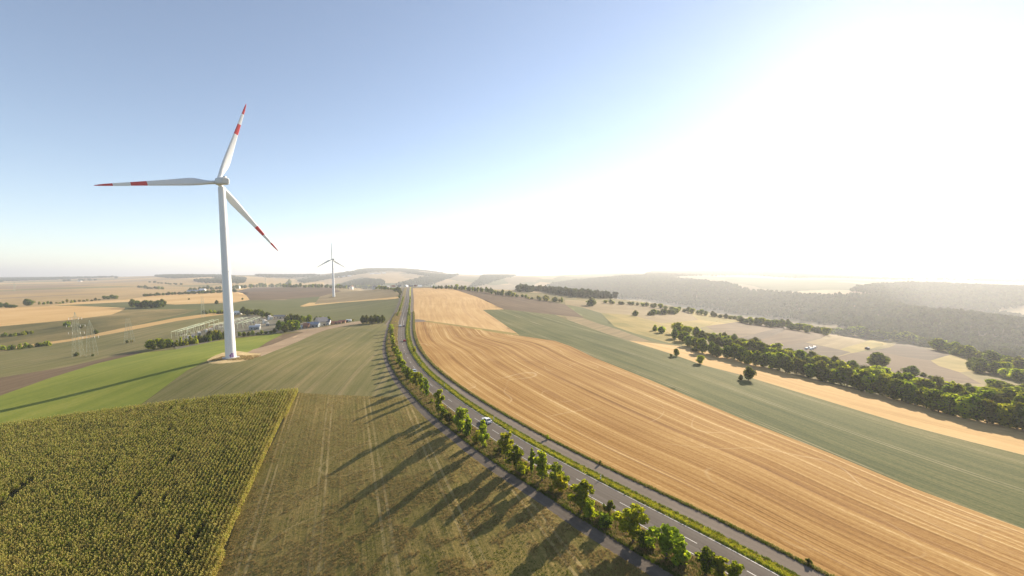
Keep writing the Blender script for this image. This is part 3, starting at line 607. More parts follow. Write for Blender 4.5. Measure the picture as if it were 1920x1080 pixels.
# ------------------------------------------------------------------ wind turbines
def blade_mesh(R, bands, seed=0):
    """one rotor blade along +Z, chord in X (rotor plane) and thickness in Y; returns verts, faces, mat index"""
    st = [0, .02, .05, .09, .14, .19, .24, .32, .42, .52, .60, .665, .73, .80, .865, .92, .965, .99, 1.0]
    n = 14; V = []; F = []; Mi = []
    for t in st:
        if t < 0.05: c = 2.1; th = 1.0
        else:
            c = np.interp(t, [.05, .10, .16, .22, .32, .5, .7, .86, .95, 1.0], [2.1, 2.7, 3.9, 4.3, 3.8, 2.8, 1.95, 1.35, .95, .25])
            th = np.interp(t, [.05, .12, .2, .35, .6, 1], [1.0, .62, .36, .26, .2, .16])
        tw = R_(np.interp(t, [0, .2, .5, 1], [16, 12, 5, 0]))
        bend = -1.1*t*t*0
        blend = np.clip((t-.04)/.14, 0, 1)
        for k in range(n):
            a = 2*math.pi*k/n
            x = math.cos(a)*0.5; y = math.sin(a)*0.5*th*(1 if blend < .5 else (0.62+0.38*math.cos(a)))
            x = (x-0.17*blend)*c; y = y*c
            V.append((x*math.cos(tw)-y*math.sin(tw), x*math.sin(tw)+y*math.cos(tw)+bend, 1.2+t*(R-1.2)))
    for i in range(len(st)-1):
        mid = (st[i]+st[i+1])/2; m = 1 if (bands and ((.60 < mid < .73) or mid > .865)) else 0
        for k in range(n): F.append((i*n+k, i*n+(k+1) % n, (i+1)*n+(k+1) % n, (i+1)*n+k)); Mi.append(m)
    F.append(tuple(range(n))[::-1]); Mi.append(0); F.append(tuple((len(st)-1)*n+k for k in range(n))); Mi.append(1 if bands else 0)
    return V, F, Mi
def turbine(loc, Hh, R, yaw, phase, tilt, cone, over, rb, rt, bands, label, chirp=True):
    # yaw: direction the rotor faces, measured like an azimuth
    t = empty('wind_turbine', loc, 0, label=label, cat='wind turbine', group='white three-bladed wind turbines')
    b = MB(); n = 40; zs = [-2.0, 0.0, 0.001]+[Hh*f for f in (.08, .26, .5, .74, .97)]
    rs = [rb*1.0, rb, rb]+[rb+(rt-rb)*f for f in (.11, .33, .56, .79, 1)]
    tw = mesh_obj('tower', [(r*math.cos(2*math.pi*k/n), r*math.sin(2*math.pi*k/n), z) for z, r in zip(zs, rs) for k in range(n)],
                  [(i*n+k, i*n+(k+1) % n, (i+1)*n+(k+1) % n, (i+1)*n+k) for i in range(len(zs)-1) for k in range(n)], M['white'], t, smooth=True)
    for f in (.26, .5, .74):
        r = rb+(rt-rb)*(f-.08)*1.02+0.03; q = MB()
        q.v = [(rr_*math.cos(2*math.pi*k/n), rr_*math.sin(2*math.pi*k/n), Hh*f+dz) for rr_, dz in ((r-.02, -.12), (r+.03, -.09), (r+.03, .09), (r-.02, .12)) for k in range(n)]
        q.f = [(i*n+k, i*n+(k+1) % n, (i+1)*n+(k+1) % n, (i+1)*n+k) for i in range(3) for k in range(n)]; q.m = [0]*len(q.f)
        q.build('flange_ring', M['white'], tw, smooth=True)
    f_ = MB(); f_.tube([(0, 0, -1.5), (0, 0, 0.45)], [rb+1.9, rb+1.6], 28); f_.build('foundation', M['concrete'], t)
    az = yaw; ax = Vector((math.sin(az)*math.cos(tilt), -math.cos(az)*math.cos(tilt), math.sin(tilt)))
    side = Vector((0, 0, 1)).cross(ax).normalized(); up = ax.cross(side)
    hub = Vector((0, 0, Hh))+ax*over
    def P(a, s, u): return Vector((0, 0, Hh))+ax*a+side*s+up*u
    # nacelle: rounded box along the axis
    N = MB(); secs = [(over-1.4, 1.55, 1.6), (over-2.0, 1.9, 1.9), (0, 2.0, 2.0), (-4.5, 2.0, 2.0), (-6.6, 1.9, 1.85), (-7.2, 1.5, 1.45)]; m = 16; vs_ = []
    for a, w, h in secs:
        for k in range(m):
            th = 2*math.pi*(k+.5)/m; c, s_ = math.cos(th), math.sin(th); p = 0.42
            vs_.append(P(a, math.copysign(abs(c)**p, c)*w, math.copysign(abs(s_)**p, s_)*h+0.25))
    fs_ = [(i*m+k, i*m+(k+1) % m, (i+1)*m+(k+1) % m, (i+1)*m+k) for i in range(len(secs)-1) for k in range(m)]+[tuple(range(m))[::-1], tuple((len(secs)-1)*m+k for k in range(m))]
    N.add(vs_, fs_); nc = N.build('nacelle', M['nacellegrey'], t)
    q = MB(); q.tube([P(-5.6, 0.6, 2.2), P(-5.6, 0.6, 4.0)], 0.06, 6); q.tube([P(-5.6, -0.6, 2.2), P(-5.6, -0.6, 3.6)], 0.06, 6); q.box(P(-5.6, 0, 2.5), (1.4, 1.4, 0.5)); q.build('weather_mast', M['nacellegrey'], nc)
    # hub with spinner
    Hb = MB(); sp = [(-1.5, 1.55), (-.6, 1.75), (.4, 1.7), (1.2, 1.35), (1.8, .8), (2.1, .25)]; vs_ = [hub+ax*a+(side*math.cos(2*math.pi*k/20)+up*math.sin(2*math.pi*k/20))*r for a, r in sp for k in range(20)]
    Hb.add(vs_, [(i*20+k, i*20+(k+1) % 20, (i+1)*20+(k+1) % 20, (i+1)*20+k) for i in range(len(sp)-1) for k in range(20)]+[tuple(range(20))[::-1], tuple(5*20+k for k in range(20))])
    Hb.build('hub', M['white'], t, smooth=True)
    V, F, Mi = blade_mesh(R, bands)
    for k in range(3):
        a = phase+k*2*math.pi/3; rad = (side*math.cos(a)+up*math.sin(a))*math.cos(cone)+ax*math.sin(cone)
        tg = (-side*math.sin(a)+up*math.cos(a)); nn = rad.cross(tg).normalized(); tg = nn.cross(rad)
        tg = -tg; nn = -nn
        vs_ = [hub+tg*v[0]+nn*v[1]+rad*v[2] for v in V]
        mesh_obj('blade', vs_, F, [M['white'], M['red']], t, Mi, smooth=True)
    return t, tw
_tb = unp1(433, 671)
tb, ttw = turbine(_tb, 102.0-_tb[2]*1.0, 51.8, -2.223, 1.889, .10, .056, 5.9, 2.75, 1.75, True, 'tall white wind turbine with red bands on its blades, nearest on dirt mound')
# graffiti low on the tower, on the side towards the camera
_q = MB(); _dir = math.atan2(-_tb[1], -_tb[0])
def _band(a0, a1, z0, z1, r=2.775):
    k = 5; vs_ = []
    for i in range(k+1):
        a = _dir+a0+(a1-a0)*i/k
        for z in (z0, z1): vs_.append((r*math.cos(a), r*math.sin(a), z))
    _q.add(vs_, [(2*i, 2*i+2, 2*i+3, 2*i+1) for i in range(k)])
for a0, a1, z0, z1 in ((-.15, .05, .7, 2.6), (.05, .12, 1.0, 3.3), (.12, .35, 2.6, 3.2), (.22, .34, .7, 2.6), (.35, .6, .9, 1.6), (.42, .52, 1.6, 3.5), (-.3, -.15, 1.5, 2.0)): _band(a0, a1, z0, z1)
_q.build('graffiti', M['graffiti'], ttw)
_t2 = unp1(626, 557)
_H2 = 70/750*_t2[1]*1.0
turbine(_t2, 0.0935*_t2[1]*1.0, 0.0415*_t2[1], -2.35, math.pi/2, .07, .02, 5.0, 2.9, 1.7, False, 'small distant white wind turbine in the fields beside the road')
q = MB(); q.tube([(0, 0, -1), (0, 0, .6), (0, 0, 1.2)], [12, 9, 5], 18); o = q.build('grass_mound', M['pasture'], None); o.location = (_t2[0]-1, _t2[1], _t2[2]-.3); tag(o, 'low grassy mound at the foot of the distant turbine', 'mound')

# ------------------------------------------------------------------ lattice pylons
def pylon(px, py, top, label, arms=3, wide=4.2, twin=False):
    p = unp1(px, py); dist = p[1]; h = (py-top)/FPX*dist*1.02
    t = empty('power_pylon', p, 0.35, label=label, cat='pylon', group='lattice power pylons'); w = wide*1.15; wt = 1.7
    th = 0.06+dist*0.00007
    def corner(i, f):
        k = w/2*(1-f)+wt/2*f; sx, sy = ((-1, -1), (1, -1), (1, 1), (-1, 1))[i]; return (sx*k, sy*k, f*h)
    for i in range(4):
        q = MB(); q.tube([corner(i, 0), corner(i, .75), (0, 0, h) if arms else corner(i, 1)], th, 4); q.tube([(corner(i, 0)[0], corner(i, 0)[1], -1), corner(i, 0)], th*2.2, 6); q.build('leg', M['pylon'], t)
    q = MB(); L = [0, .14, .27, .39, .5, .6, .69, .77]
    for a, b in zip(L[:-1], L[1:]):
        for i in range(4):
            j = (i+1) % 4; q.tube([corner(i, a), corner(j, b)], th*.32, 3); q.tube([corner(j, a), corner(i, b)], th*.32, 3); q.tube([corner(i, b), corner(j, b)], th*.32, 3)
    q.build('lattice', M['pylon'], t)
    for k in range(arms):
        z = h*(.55+.16*k); wd = [4.6, 5.4, 3.8][k]; q = MB()
        q.tube([(-wd, 0, z), (0, 0, z+1.0), (wd, 0, z)], th*.8, 4); q.tube([(-wd, 0, z), (wd, 0, z)], th*.8, 4)
        for x in np.linspace(-wd*.75, wd*.75, 6): q.tube([(x, 0, z), (x, 0, z+1.0-abs(x)/wd)], th*.5, 3)
        a = q.build('cross_arm', M['pylon'], t)
        for x in (-wd, -wd*.5, wd*.5, wd):
            q = MB(); q.tube([(x, 0, z), (x, 0, z-1.5)], 0.13, 5); q.build('insulator', M['porcelain'], a)
    return t
pylon(147, 668, 585, 'tallest lattice pylon with three cross arms beyond the green field')
pylon(173, 667, 600, 'lattice pylon just right of the three-armed one', 1)
pylon(243, 643, 597, 'pale A-shaped pylon left of the substation hedge', 0, 4.8)
pylon(381, 595, 556, 'thin pylon standing behind the substation, left of the big turbine tower', 0, 3.0)
pylon(28, 546, 529, 'faint far pylon on the plain near the left edge', 2, 4)
pylon(498, 535, 517, 'faint far pylon between the two turbines above the tree line', 2, 4)

# ------------------------------------------------------------------ cars
def car_protos():
    out = {}
    def mk(paint, key, L=4.4, W=1.8, Hh=1.48, wagon=False):
        t = empty('car', (0, 0, 0)); hl = L/2
        prof = [(-hl, .45), (-hl+.03, .78), (-hl+.15, .92), (-hl+1.1, 1.0), (-hl+1.9, Hh-.06), (-hl+2.5, Hh), (hl-1.2 if not wagon else hl-.8, Hh-.04), (hl-.25, 1.02), (hl-.02, .9), (hl, .45), (hl-.1, .28), (-hl+.1, .28)]
        # body: profile extruded with tumblehome, x is length (front at -x), y width
        q = MB(); vs_ = []; sect = [(-1, 1), (-.93, 1.0)]
        n = len(prof)
        for yy, ins in ((-W/2, 0), (-W/2+.12, 1), (W/2-.12, 1), (W/2, 0)):
            for x, z in prof:
                k = max(0, (z-.95)/(Hh-.95)); y = yy*(1-.16*k)
                if ins == 0: z2 = z-.03; x2 = x*.985
                else: z2 = z; x2 = x
                vs_.append((x2, y, z2))
        fs_ = [(r*n+k, r*n+(k+1) % n, (r+1)*n+(k+1) % n, (r+1)*n+k) for r in range(3) for k in range(n)]+[tuple(range(n))[::-1], tuple(3*n+k for k in range(n))]
        q.add(vs_, fs_); bo = q.build('body', paint, t)
        g = MB()   # glass: windscreen, rear window
        def pane(a, b, inset, off): 
            (x1, z1), (x2, z2) = a, b; d = Vector((x2-x1, 0, z2-z1)).normalized(); nn = Vector((-d.z, 0, d.x)); 
            if nn.z < 0: nn = -nn
            pts = []
            for (x, z) in ((x1+(x2-x1)*.1, z1+(z2-z1)*.1), (x1+(x2-x1)*.92, z1+(z2-z1)*.92)):
                k = max(0, (z-.95)/(Hh-.95)); y = (W/2-.14)*(1-.16*k); pts += [(x+nn.x*off, -y, z+nn.z*off), (x+nn.x*off, y, z+nn.z*off)]
            g.add([pts[0], pts[1], pts[3], pts[2]], [(0, 1, 2, 3)])
        pane(prof[3], prof[4], 0, .012); g.build('windscreen', M['window'], t)
        g = MB(); pane(prof[7], prof[6], 0, .012); g.build('rear_window', M['window'], t)
        for s in (-1, 1):
            g = MB(); zt = Hh-.12; k = (zt-.95)/(Hh-.95); yb = (W/2)*1.0+.006; yt = W/2*(1-.16*k)+.006
            x0b, x0t = -hl+1.35, -hl+1.95; x1b, x1t = hl-.65, hl-1.25
            g.add([(x0b, s*yb, 1.0), (x1b, s*yb, 1.0), (x1t, s*yt, zt), (x0t, s*yt, zt)], [(0, 1, 2, 3)]); g.build('side_window', M['window'], t)
            for x in (-hl+.85, hl-.8):
                wv = MB(); wv.tube([(x, s*(W/2-.2), .32), (x, s*(W/2+.01), .32)], .32, 14); ty = wv.build('wheel', M['tyre'], t)
                wv = MB(); wv.tube([(x, s*(W/2+.005), .32), (x, s*(W/2+.02), .32)], .19, 10); wv.build('rim', M['rim'], ty)
            h_ = MB(); h_.box((-hl+.06, s*(W/2-.32), .72), (.12, .36, .16)); h_.build('headlight', M['lampwhite'], t)
            h_ = MB(); h_.box((hl-.05, s*(W/2-.25), .86), (.1, .28, .2)); h_.build('tail_light', M['lampred'], t)
            h_ = MB(); h_.box((-hl+1.45, s*(W/2+.09), 1.0), (.14, .2, .13)); h_.build('mirror', paint, t)
        return t
    return mk
_mk = car_protos()
def put_car(px, py, lane, paint, label, **kw):
    s, _o = s_at(px, py); off = 1.65*lane; x, y = cp(s, off); dx, dy = cdir(s)
    # front of the car is local -X; right lane drives away from the camera
    ang = math.atan2(dy, dx) + (math.pi if lane > 0 else 0)
    # height of the road surface there
    k0 = min(max(np.searchsorted(STN, s)-1, 0), len(STN)-2); tt = (s-STN[k0])/(STN[k0+1]-STN[k0])
    q = (off-roff(3, s))/(roff(4, s)-roff(3, s)); z = (EZ[3][k0]*(1-tt)+EZ[3][k0+1]*tt)*(1-q)+(EZ[4][k0]*(1-tt)+EZ[4][k0+1]*tt)*q
    t = _mk(M[paint], 'x', **kw); t.location = (x, y, z+.0); t.rotation_euler = (0, 0, ang)
    tag(t, label, 'car', 'cars driving on the country road'); return t
put_car(912, 792, 1, 'carwhite', 'white car nearest the camera, half hidden by a roadside tree')
put_car(778, 699, -1, 'carsilver', 'silver car rounding the bend towards the camera', wagon=True)
put_car(757, 640, 1, 'carred', 'small red car driving away before the junction', L=4.1)
put_car(749, 612, -1, 'carwhite', 'distant white car in the oncoming lane below the junction')
put_car(761, 612, 1, 'cardark', 'distant dark car side by side with a white one below the junction')

# ------------------------------------------------------------------ delineator posts and signs
def delineator(s, off, label):
    x, y = cp(s, off); z = h1(x, y); dx, dy = cdir(s)
    t = empty('delineator_post', (x, y, z), math.atan2(dy, dx), label=label, cat='road post', group='white roadside delineator posts')
    q = MB(); q.box((0, 0, .45), (.14, .2, 1.3)); q.build('post', M['postwhite'], t)
    q = MB(); q.box((0, 0, .86), (.15, .21, .2)); q.build('black_band', M['black'], t)
_sd = s_at(1124, 900)[0]
for k in range(7):
    delineator(_sd+k*48, 4.3, f'{ordn(k)} white post along the grass strip right of the road, from the near end')
for k in range(5):
    delineator(_sd+20+k*48, -4.3, f'{ordn(k)} white post at the left road edge before the trees, from the near end')
def sign(px, py, kind, label):
    s, o_ = s_at(px, py); x, y = cp(s, o_); z = h1(x, y)
    t = empty('road_sign', (x, y, z), 0.1, label=label, cat='road sign', group='road signs at the junction')
    q = MB(); q.tube([(0, 0, -.2), (0, 0, 2.6)], .06, 6); q.build('pole', M['steel'], t)
    q = MB()
    if kind == 'round': q.tube([(0, -.07, 2.2), (0, -.1, 2.2)], .38, 16)
    else: q.box((0, -.09, 2.1), (1.5, .05, .55))
    q.build('sign_panel', M['signblue'] if kind != 'round' else M['roofwhite'], t)
sign(742, 607, 'arrow', 'yellow direction sign left of the road at the junction')
sign(769, 606, 'round', 'round white sign right of the road at the junction')
sign(770, 593, 'arrow', 'yellow direction sign beyond the junction by the farm track')

# ------------------------------------------------------------------ substation
def gantry(pts, hh, label, bays):
    """row of steel portals along two points of the photograph"""
    a, b = unp([pts[0][0], pts[1][0]], [pts[0][1], pts[1][1]]); d = (b-a)[:2]; L = np.linalg.norm(d); d /= L; nrm = np.array([-d[1], d[0]])
    t = empty('busbar_gantry', (a[0], a[1], a[2]), math.atan2(d[1], d[0]), label=label, cat='steel gantry', group='substation gantries')
    dz = (b[2]-a[2])/L; W = 5.0
    for sgn in (0, 1):
        q = MB(); q.tube([(0, sgn*W, hh), (L, sgn*W, hh+dz*L)], .15, 4); q.build('beam', M['palegreen'], t)
    for k in range(bays+1):
        x = L*k/bays
        for sgn in (0, 1): q = MB(); q.tube([(x, sgn*W, dz*x-.5), (x, sgn*W, hh+dz*x)], .11, 5); q.build('post', M['palegreen'], t)
        q = MB(); q.tube([(x, 0, hh+dz*x), (x, W, hh+dz*x)], .14, 4); q.build('cross_beam', M['palegreen'], t)
    for k in range(bays):
        q = MB(); x = L*(k+.5)/bays
        for y in (1.2, 2.5, 3.8): q.tube([(x, y, dz*x), (x, y, dz*x+1.6)], .1, 4); q.tube([(x, y, dz*x+1.6), (x, y, dz*x+2.9)], .16, 6, 0)
        q.build('insulator', M['brownpot'], t)
gantry([(334, 634), (384, 617)], 6.0, 'long pale green gantry left of the turbine tower', 7)
gantry([(402, 620), (464, 604)], 5.6, 'middle gantry passing behind the turbine tower', 8)
gantry([(456, 616), (488, 604)], 5.8, 'short gantry right of the turbine tower', 4)
gantry([(352, 626), (410, 606)], 4.6, 'rear gantry behind the long pale green one', 6)
def transformer(px, py, sc, label, kind=0):
    p = unp1(px, py); t = empty('transformer', (p[0], p[1], p[2]-.1), 0.5+px*.1 % 1, label=label, cat='transformer', group='substation transformers'); t.scale = (sc,)*3
    q = MB(); q.box((0, 0, 1.3), (3.0, 1.8, 2.4)); q.box((0, 0, .1), (3.6, 2.4, .25)); q.build('tank', M['trafogrey'] if kind == 0 else M['wallwhite'], t)
    for s in (-1, 1):
        q = MB()
        for x in np.linspace(-1.2, 1.2, 7): q.box((x, s*1.25, 1.3), (.12, .6, 1.9))
        q.build('radiator', M['trafogrey'], t)
    for x in (-.9, 0, .9): q = MB(); q.tube([(x, 0, 2.5), (x, 0, 3.1), (x, 0, 3.7)], [.22, .14, .06], 7); q.build('bushing', M['brownpot' if kind else 'porcelain'], t)
    q = MB(); q.tube([(-1.2, .7, 3.1), (1.2, .7, 3.1)], .35, 10); q.build('expansion_tank', M['wallwhite'], t)
for i, (px, py, sc, kd, lb) in enumerate([(355, 634, .8, 1, 'pale transformer under the near end of the long gantry'), (362, 632, .8, 1, 'second pale transformer under the long gantry'), (374, 628, .9, 0, 'grey transformer in the middle of the long gantry'),
        (389, 622, .8, 1, 'small pale transformer right of the long gantry'), (395, 620, .8, 1, 'small pale transformer next to the rust coloured bush'), (474, 606, 1.0, 1, 'white transformer under the short gantry'),
        (497, 606, 1.3, 1, 'large white transformer right of the gantries'), (507, 599, 1.5, 1, 'largest white transformer at the far right of the yard'), (502, 611, 1.0, 0, 'grey transformer by the yard road')]):
    transformer(px, py, sc, lb, kd)
def breaker(px, py, i):
    p = unp1(px, py); t = empty('circuit_breaker', p, .4, label='slim switchgear post with white insulators in the substation yard', cat='switchgear', group='switchgear posts in the substation yard')
    q = MB(); q.tube([(0, 0, -.2), (0, 0, 1.8)], .12, 5); q.box((0, 0, 1.9), (2.6, .25, .25)); q.build('frame', M['palegreen'], t)
    for x in (-1.1, 0, 1.1): q = MB(); q.tube([(x, 0, 2.0), (x, 0, 3.2)], .14, 6); q.build('insulator', M['porcelain' if i % 2 else 'brownpot'], t)
for i in range(34):
    f = (i+.5)/34; x = 338+f*165+random.uniform(-3, 3); base = 636-f*30; breaker(x, base-random.uniform(1, 14)*(1-.3*f), i)

# ------------------------------------------------------------------ buildings
def house(px, py, w, d, h, rh, rz, wall, roof, label, name='house', cat='house', group=None, storeys=1, chimney=False, dy=0, base=None):
    p = unp1(px, py) if base is None else base
    t = empty(name, (p[0], p[1]+dy, (p[2] if dy == 0 else h1(p[0], p[1]+dy))-.2), rz, label=label, cat=cat, group=group)
    q = MB(); x, y = w/2, d/2
    q.add([(-x, -y, -1), (x, -y, -1), (x, y, -1), (-x, y, -1), (-x, -y, h), (x, -y, h), (x, y, h), (-x, y, h), (-x, 0, h+rh), (x, 0, h+rh)],
          [(0, 1, 5, 4), (2, 3, 7, 6), (1, 2, 6, 9, 5), (3, 0, 4, 8, 7), (0, 3, 2, 1)]); wl_ = q.build('wall', M[wall], t)
    q = MB(); o = .35; th = .18
    for s in (-1, 1):
        a = (0, h+rh+.02); b = (s*(y+o), h-o*rh/y+.02)
        v = []
        for xx in (-x-o, x+o): v += [(xx, a[0], a[1]), (xx, b[0], b[1]), (xx, b[0], b[1]+th), (xx, a[0], a[1]+th)]
        q.add(v, [(0, 1, 2, 3), (7, 6, 5, 4), (0, 4, 5, 1), (1, 5, 6, 2), (2, 6, 7, 3)])
    rf = q.build('roof', M[roof], t)
    if chimney: q = MB(); q.box((x*.4, y*.25, h+rh*.9+.3), (.6, .6, 1.4)); q.build('chimney', M['wallcream'], rf)
    k = max(1, int(w//3.2))
    for st in range(storeys):
        for i in range(k):
            xx = -x+(i+.5)*w/k; q = MB(); q.box((xx, -y-.01, 1.5+st*2.7), (1.1, .06, 1.2)); q.build('window', M['window'], t)
    for st in range(storeys):
        for s in (-1, 1):
            q = MB(); q.box((s*(x+.01), 0, 1.5+st*2.7), (.06, 1.1, 1.2)); q.build('window', M['window'], t)
    q = MB(); q.box((x*.15, -y-.012, 1.0), (1.0, .07, 2.0)); q.build('door', M['darkgap'], t)
    return t
house(478, 618, 9, 5, 3.2, 1.2, .35, 'trafogrey', 'roofblue', 'blue grey control hut beside the substation yard', 'control_building', 'utility building')
house(484, 615, 4, 4, 3.2, 1.0, .35, 'wallcream', 'roofwhite', 'small cream hut against the control hut', 'utility_hut', 'hut')
house(447, 589, 9, 6, 2.8, 1.8, .2, 'wallwhite', 'roofwhite', 'white roofed hut right of the turbine tower', 'white_hut', 'hut')
house(526, 597, 14, 8, 3.0, 1.5, .15, 'wallcream', 'roofgrey', 'low cream building behind the substation trees', 'long_building', 'building')
house(559, 617, 8, 5, 2.4, 1.2, .2, 'trafogrey', 'roofblue', 'low grey shed at the left end of the dirt track sheds', 'shed', 'shed')
house(575, 615, 5, 6, 3.2, 1.8, .3, 'wallorange', 'roofred', 'small terracotta shed between the grey ones', 'shed', 'shed')
house(588, 613, 11, 7, 3.2, 2.0, .15, 'trafogrey', 'roofblue', 'blue grey roofed shed left of the house', 'shed', 'shed')
house(603, 610, 11, 9, 4.6, 4.0, .9, 'wallcream', 'roofgrey', 'gabled house with steep grey roof by the dirt track', storeys=1, chimney=True)
house(612, 609, 8, 7, 3.4, 2.6, .2, 'wallwhite', 'roofgrey', 'grey roofed annex right of the gabled house')
house(630, 607, 12, 5, 2.0, .9, .12, 'wallorange', 'roofred', 'long low red roofed shed beside the dirt track', 'shed', 'shed')
house(642, 605.5, 7, 5, 2.2, 1.0, .1, 'wallorange', 'roofred', 'red shed at the right end of the dirt track sheds', 'shed', 'shed')
def trailer(px, py, m, label, rz=.2):
    p = unp1(px, py); t = empty('trailer', p, rz, label=label, cat='trailer'); q = MB(); q.box((0, 0, 1.5), (5, 2.2, 2.0)); q.box((0, 0, 2.55), (4.8, 2.0, .12)); q.build('body', M[m], t)
    for x in (-1.4, 1.4):
        for s in (-1, 1): q = MB(); q.tube([(x, s*.95, .4), (x, s*1.15, .4)], .4, 10); q.build('wheel', M['tyre'], t)
    q = MB(); q.tube([(2.5, 0, .6), (3.6, 0, .5)], .07, 5); q.build('drawbar', M['steel'], t)
trailer(654, 603.2, 'carwhite', 'white trailer parked at the right end of the sheds'); trailer(648, 604.5, 'cardark', 'dark trailer beside the white one')
# farm on the left, behind the dark hedge
house(369, 548.5, 60, 14, 6, 3.5, .05, 'wallwhite', 'roofblue', 'long white farm hall among dark trees', 'farm_hall', 'barn')
house(380, 547.5, 18, 14, 8, 5, .1, 'wallwhite', 'roofwhite', 'white gabled farmhouse at the right end of the hall', storeys=2)
house(445, 541, 20, 14, 8, 5, .3, 'wallwhite', 'roofwhite', 'white house just right of the big turbine tower', storeys=2)
house(440, 540, 14, 10, 6, 4, .1, 'wallcream', 'roofred', 'cream house beside the white one behind the tower')
# village behind the crest: houses stand beyond the brow with their roofs showing
_vil = [(654, 538), (660, 537), (702, 538), (711, 538.5), (727, 538.5), (737, 538.5), (749, 538.5), (762, 538), (770, 538), (779, 538), (810, 538.5), (787, 538)]
_vw = ['white gabled', 'white plastered', 'small pale', 'low white', 'cream', 'broad white', 'slim white', 'grey roofed', 'white twin', 'tall white', 'lone white', 'pale low']
for i, (x, y) in enumerate(_vil):
    r_ = ray([x], [y])[0]; tt = 1150 if x > 690 else 1480
    base = np.array([r_[0]*tt, r_[1]*tt, 0]); base[2] = CAMZ+r_[2]*tt-9+(x % 3)
    gz = h1(base[0], base[1]); base[2] = gz-.5
    hh = max(4.5, CAMZ+r_[2]*tt-gz)
    house(x, y, 7+(i % 3)*2, 7, hh, 4.0, (.2, 1.3, .7)[i % 3], 'wallwhite' if i % 4 else 'wallcream', ('roofgrey', 'roofred', 'roofgrey', 'roofwhite')[i % 4],
          f'{_vw[i]} village house, {ordn(i)} from the left behind the crest', group='village houses behind the crest', storeys=2, base=base)
# far villages and farm halls on the hills
_fv = [(700, 513.5), (697, 514), (706, 513.5), (711, 514), (720, 513), (640, 519.5), (646, 519), (637, 520), (655, 518), (610, 521), (150, 528), (596, 521)]
for i, (x, y) in enumerate(_fv):
    p = unp1(x, y); s = p[1]/260.0
    house(x, y, 2.2*s, 1.0*s, .42*s, .25*s, .1*(i % 5), 'wallwhite', 'roofwhite', f'{["tiny","pale","white","small"][i%4]} far building, {ordn(i)} listed from the hilltop village down', group='far buildings on the hillside')
# right-hand plots
house(1661, 639.5, 5, 4, 2.6, 1.4, .2, 'wallcream', 'roofgrey', 'small hut at the crossing of the plots', 'hut', 'hut')
house(1626, 655, 5, 3, 2.0, .8, .6, 'darkgap', 'roofgrey', 'dark low hut at the end of the field path', 'hut', 'hut')
for i, (x, y) in enumerate([(1512, 655), (1518, 653), (1523, 654.5), (1527, 652.5), (1520, 656)]):
    p = unp1(x, y); q = MB(); q.tube([(-1.3, 0, .9), (1.3, 0, .9)], .95, 14); o = q.build('hay_bale', M['roofwhite'], None); o.location = p; o.rotation_euler = (0, 0, .3+i)
    tag(o, ('leftmost', 'second', 'upper middle', 'rightmost', 'lowest')[i]+' white wrapped bale on the dark ploughed plot', 'hay bale', 'white wrapped bales on the ploughed plot')
# ------------------------------------------------------------------ trees
def crown_arrays(seed, h, w, n, leaf, lobes=7, low=0.12, shape='round', hollow=.45, lob=(.38, .66), off=.55, jn=.8):
    """leaf-clump faces spread through a lumpy crown; returns verts, faces(tri), tone index"""
    g = np.random.default_rng(seed); L = []
    for i in range(lobes):
        f = g.uniform(0, 1); z = low*h+(1-low)*h*(.15+.72*f)
        env = {'round': math.sin(math.pi*(.12+.80*f))**.7, 'cone': 1.05-.8*f, 'column': .85-.3*abs(f-.5), 'bush': 1.0-.45*f}[shape]
        a = g.uniform(0, 2*math.pi); rr = g.uniform(0, off)*env*w/2
        s = env*w/2*g.uniform(*lob)
        L.append((rr*math.cos(a), rr*math.sin(a), min(z, h-s*.6), s, s*g.uniform(.7, 1.15)))
    k0 = .30 if off < .6 else .17
    L.append((0, 0, low*h+(1-low)*h*.45, w*k0, h*(1-low)*.42))
    vol = np.array([l[3]**2*l[4] for l in L])**.75; vol /= vol.sum(); k = g.choice(len(L), n, p=vol); A = np.array(L)[k]
    d = g.normal(size=(n, 3)); d /= np.linalg.norm(d, axis=1)[:, None]; rad = hollow+(1.08-hollow)*g.random(n)**.6
    c = np.c_[A[:, 0]+d[:, 0]*A[:, 3]*rad, A[:, 1]+d[:, 1]*A[:, 3]*rad, A[:, 2]+d[:, 2]*A[:, 4]*rad]; c[:, 2] = np.maximum(c[:, 2], low*h*.6)
    nn = d+g.normal(size=(n, 3))*jn; nn /= np.linalg.norm(nn, axis=1)[:, None]
    t = np.cross(nn, g.normal(size=(n, 3))); t /= np.linalg.norm(t, axis=1)[:, None]; b = np.cross(nn, t)
    s = leaf*g.uniform(.6, 1.35, n)[:, None]
    V = np.stack([c-t*s*.5-b*s*.4, c+t*s*.55-b*s*.25, c+b*s*.6+nn*s*.15, c-t*s*.45+b*s*.35], 1).reshape(-1, 3)
    F = np.arange(n*4).reshape(n, 4)
    tone = (g.random(n) < .3).astype(int)+(g.random(n) < .12).astype(int)
    return V, F, np.clip(tone, 0, 2), L
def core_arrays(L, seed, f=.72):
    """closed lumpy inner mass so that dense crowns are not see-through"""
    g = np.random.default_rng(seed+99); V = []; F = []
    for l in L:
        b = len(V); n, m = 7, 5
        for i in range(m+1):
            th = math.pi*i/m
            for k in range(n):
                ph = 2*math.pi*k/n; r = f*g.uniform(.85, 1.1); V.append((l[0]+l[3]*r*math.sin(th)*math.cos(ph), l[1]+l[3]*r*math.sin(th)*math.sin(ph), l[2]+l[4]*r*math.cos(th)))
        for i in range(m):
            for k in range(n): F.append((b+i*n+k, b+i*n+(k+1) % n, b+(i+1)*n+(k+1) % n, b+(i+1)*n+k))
    return np.array(V), np.array(F)
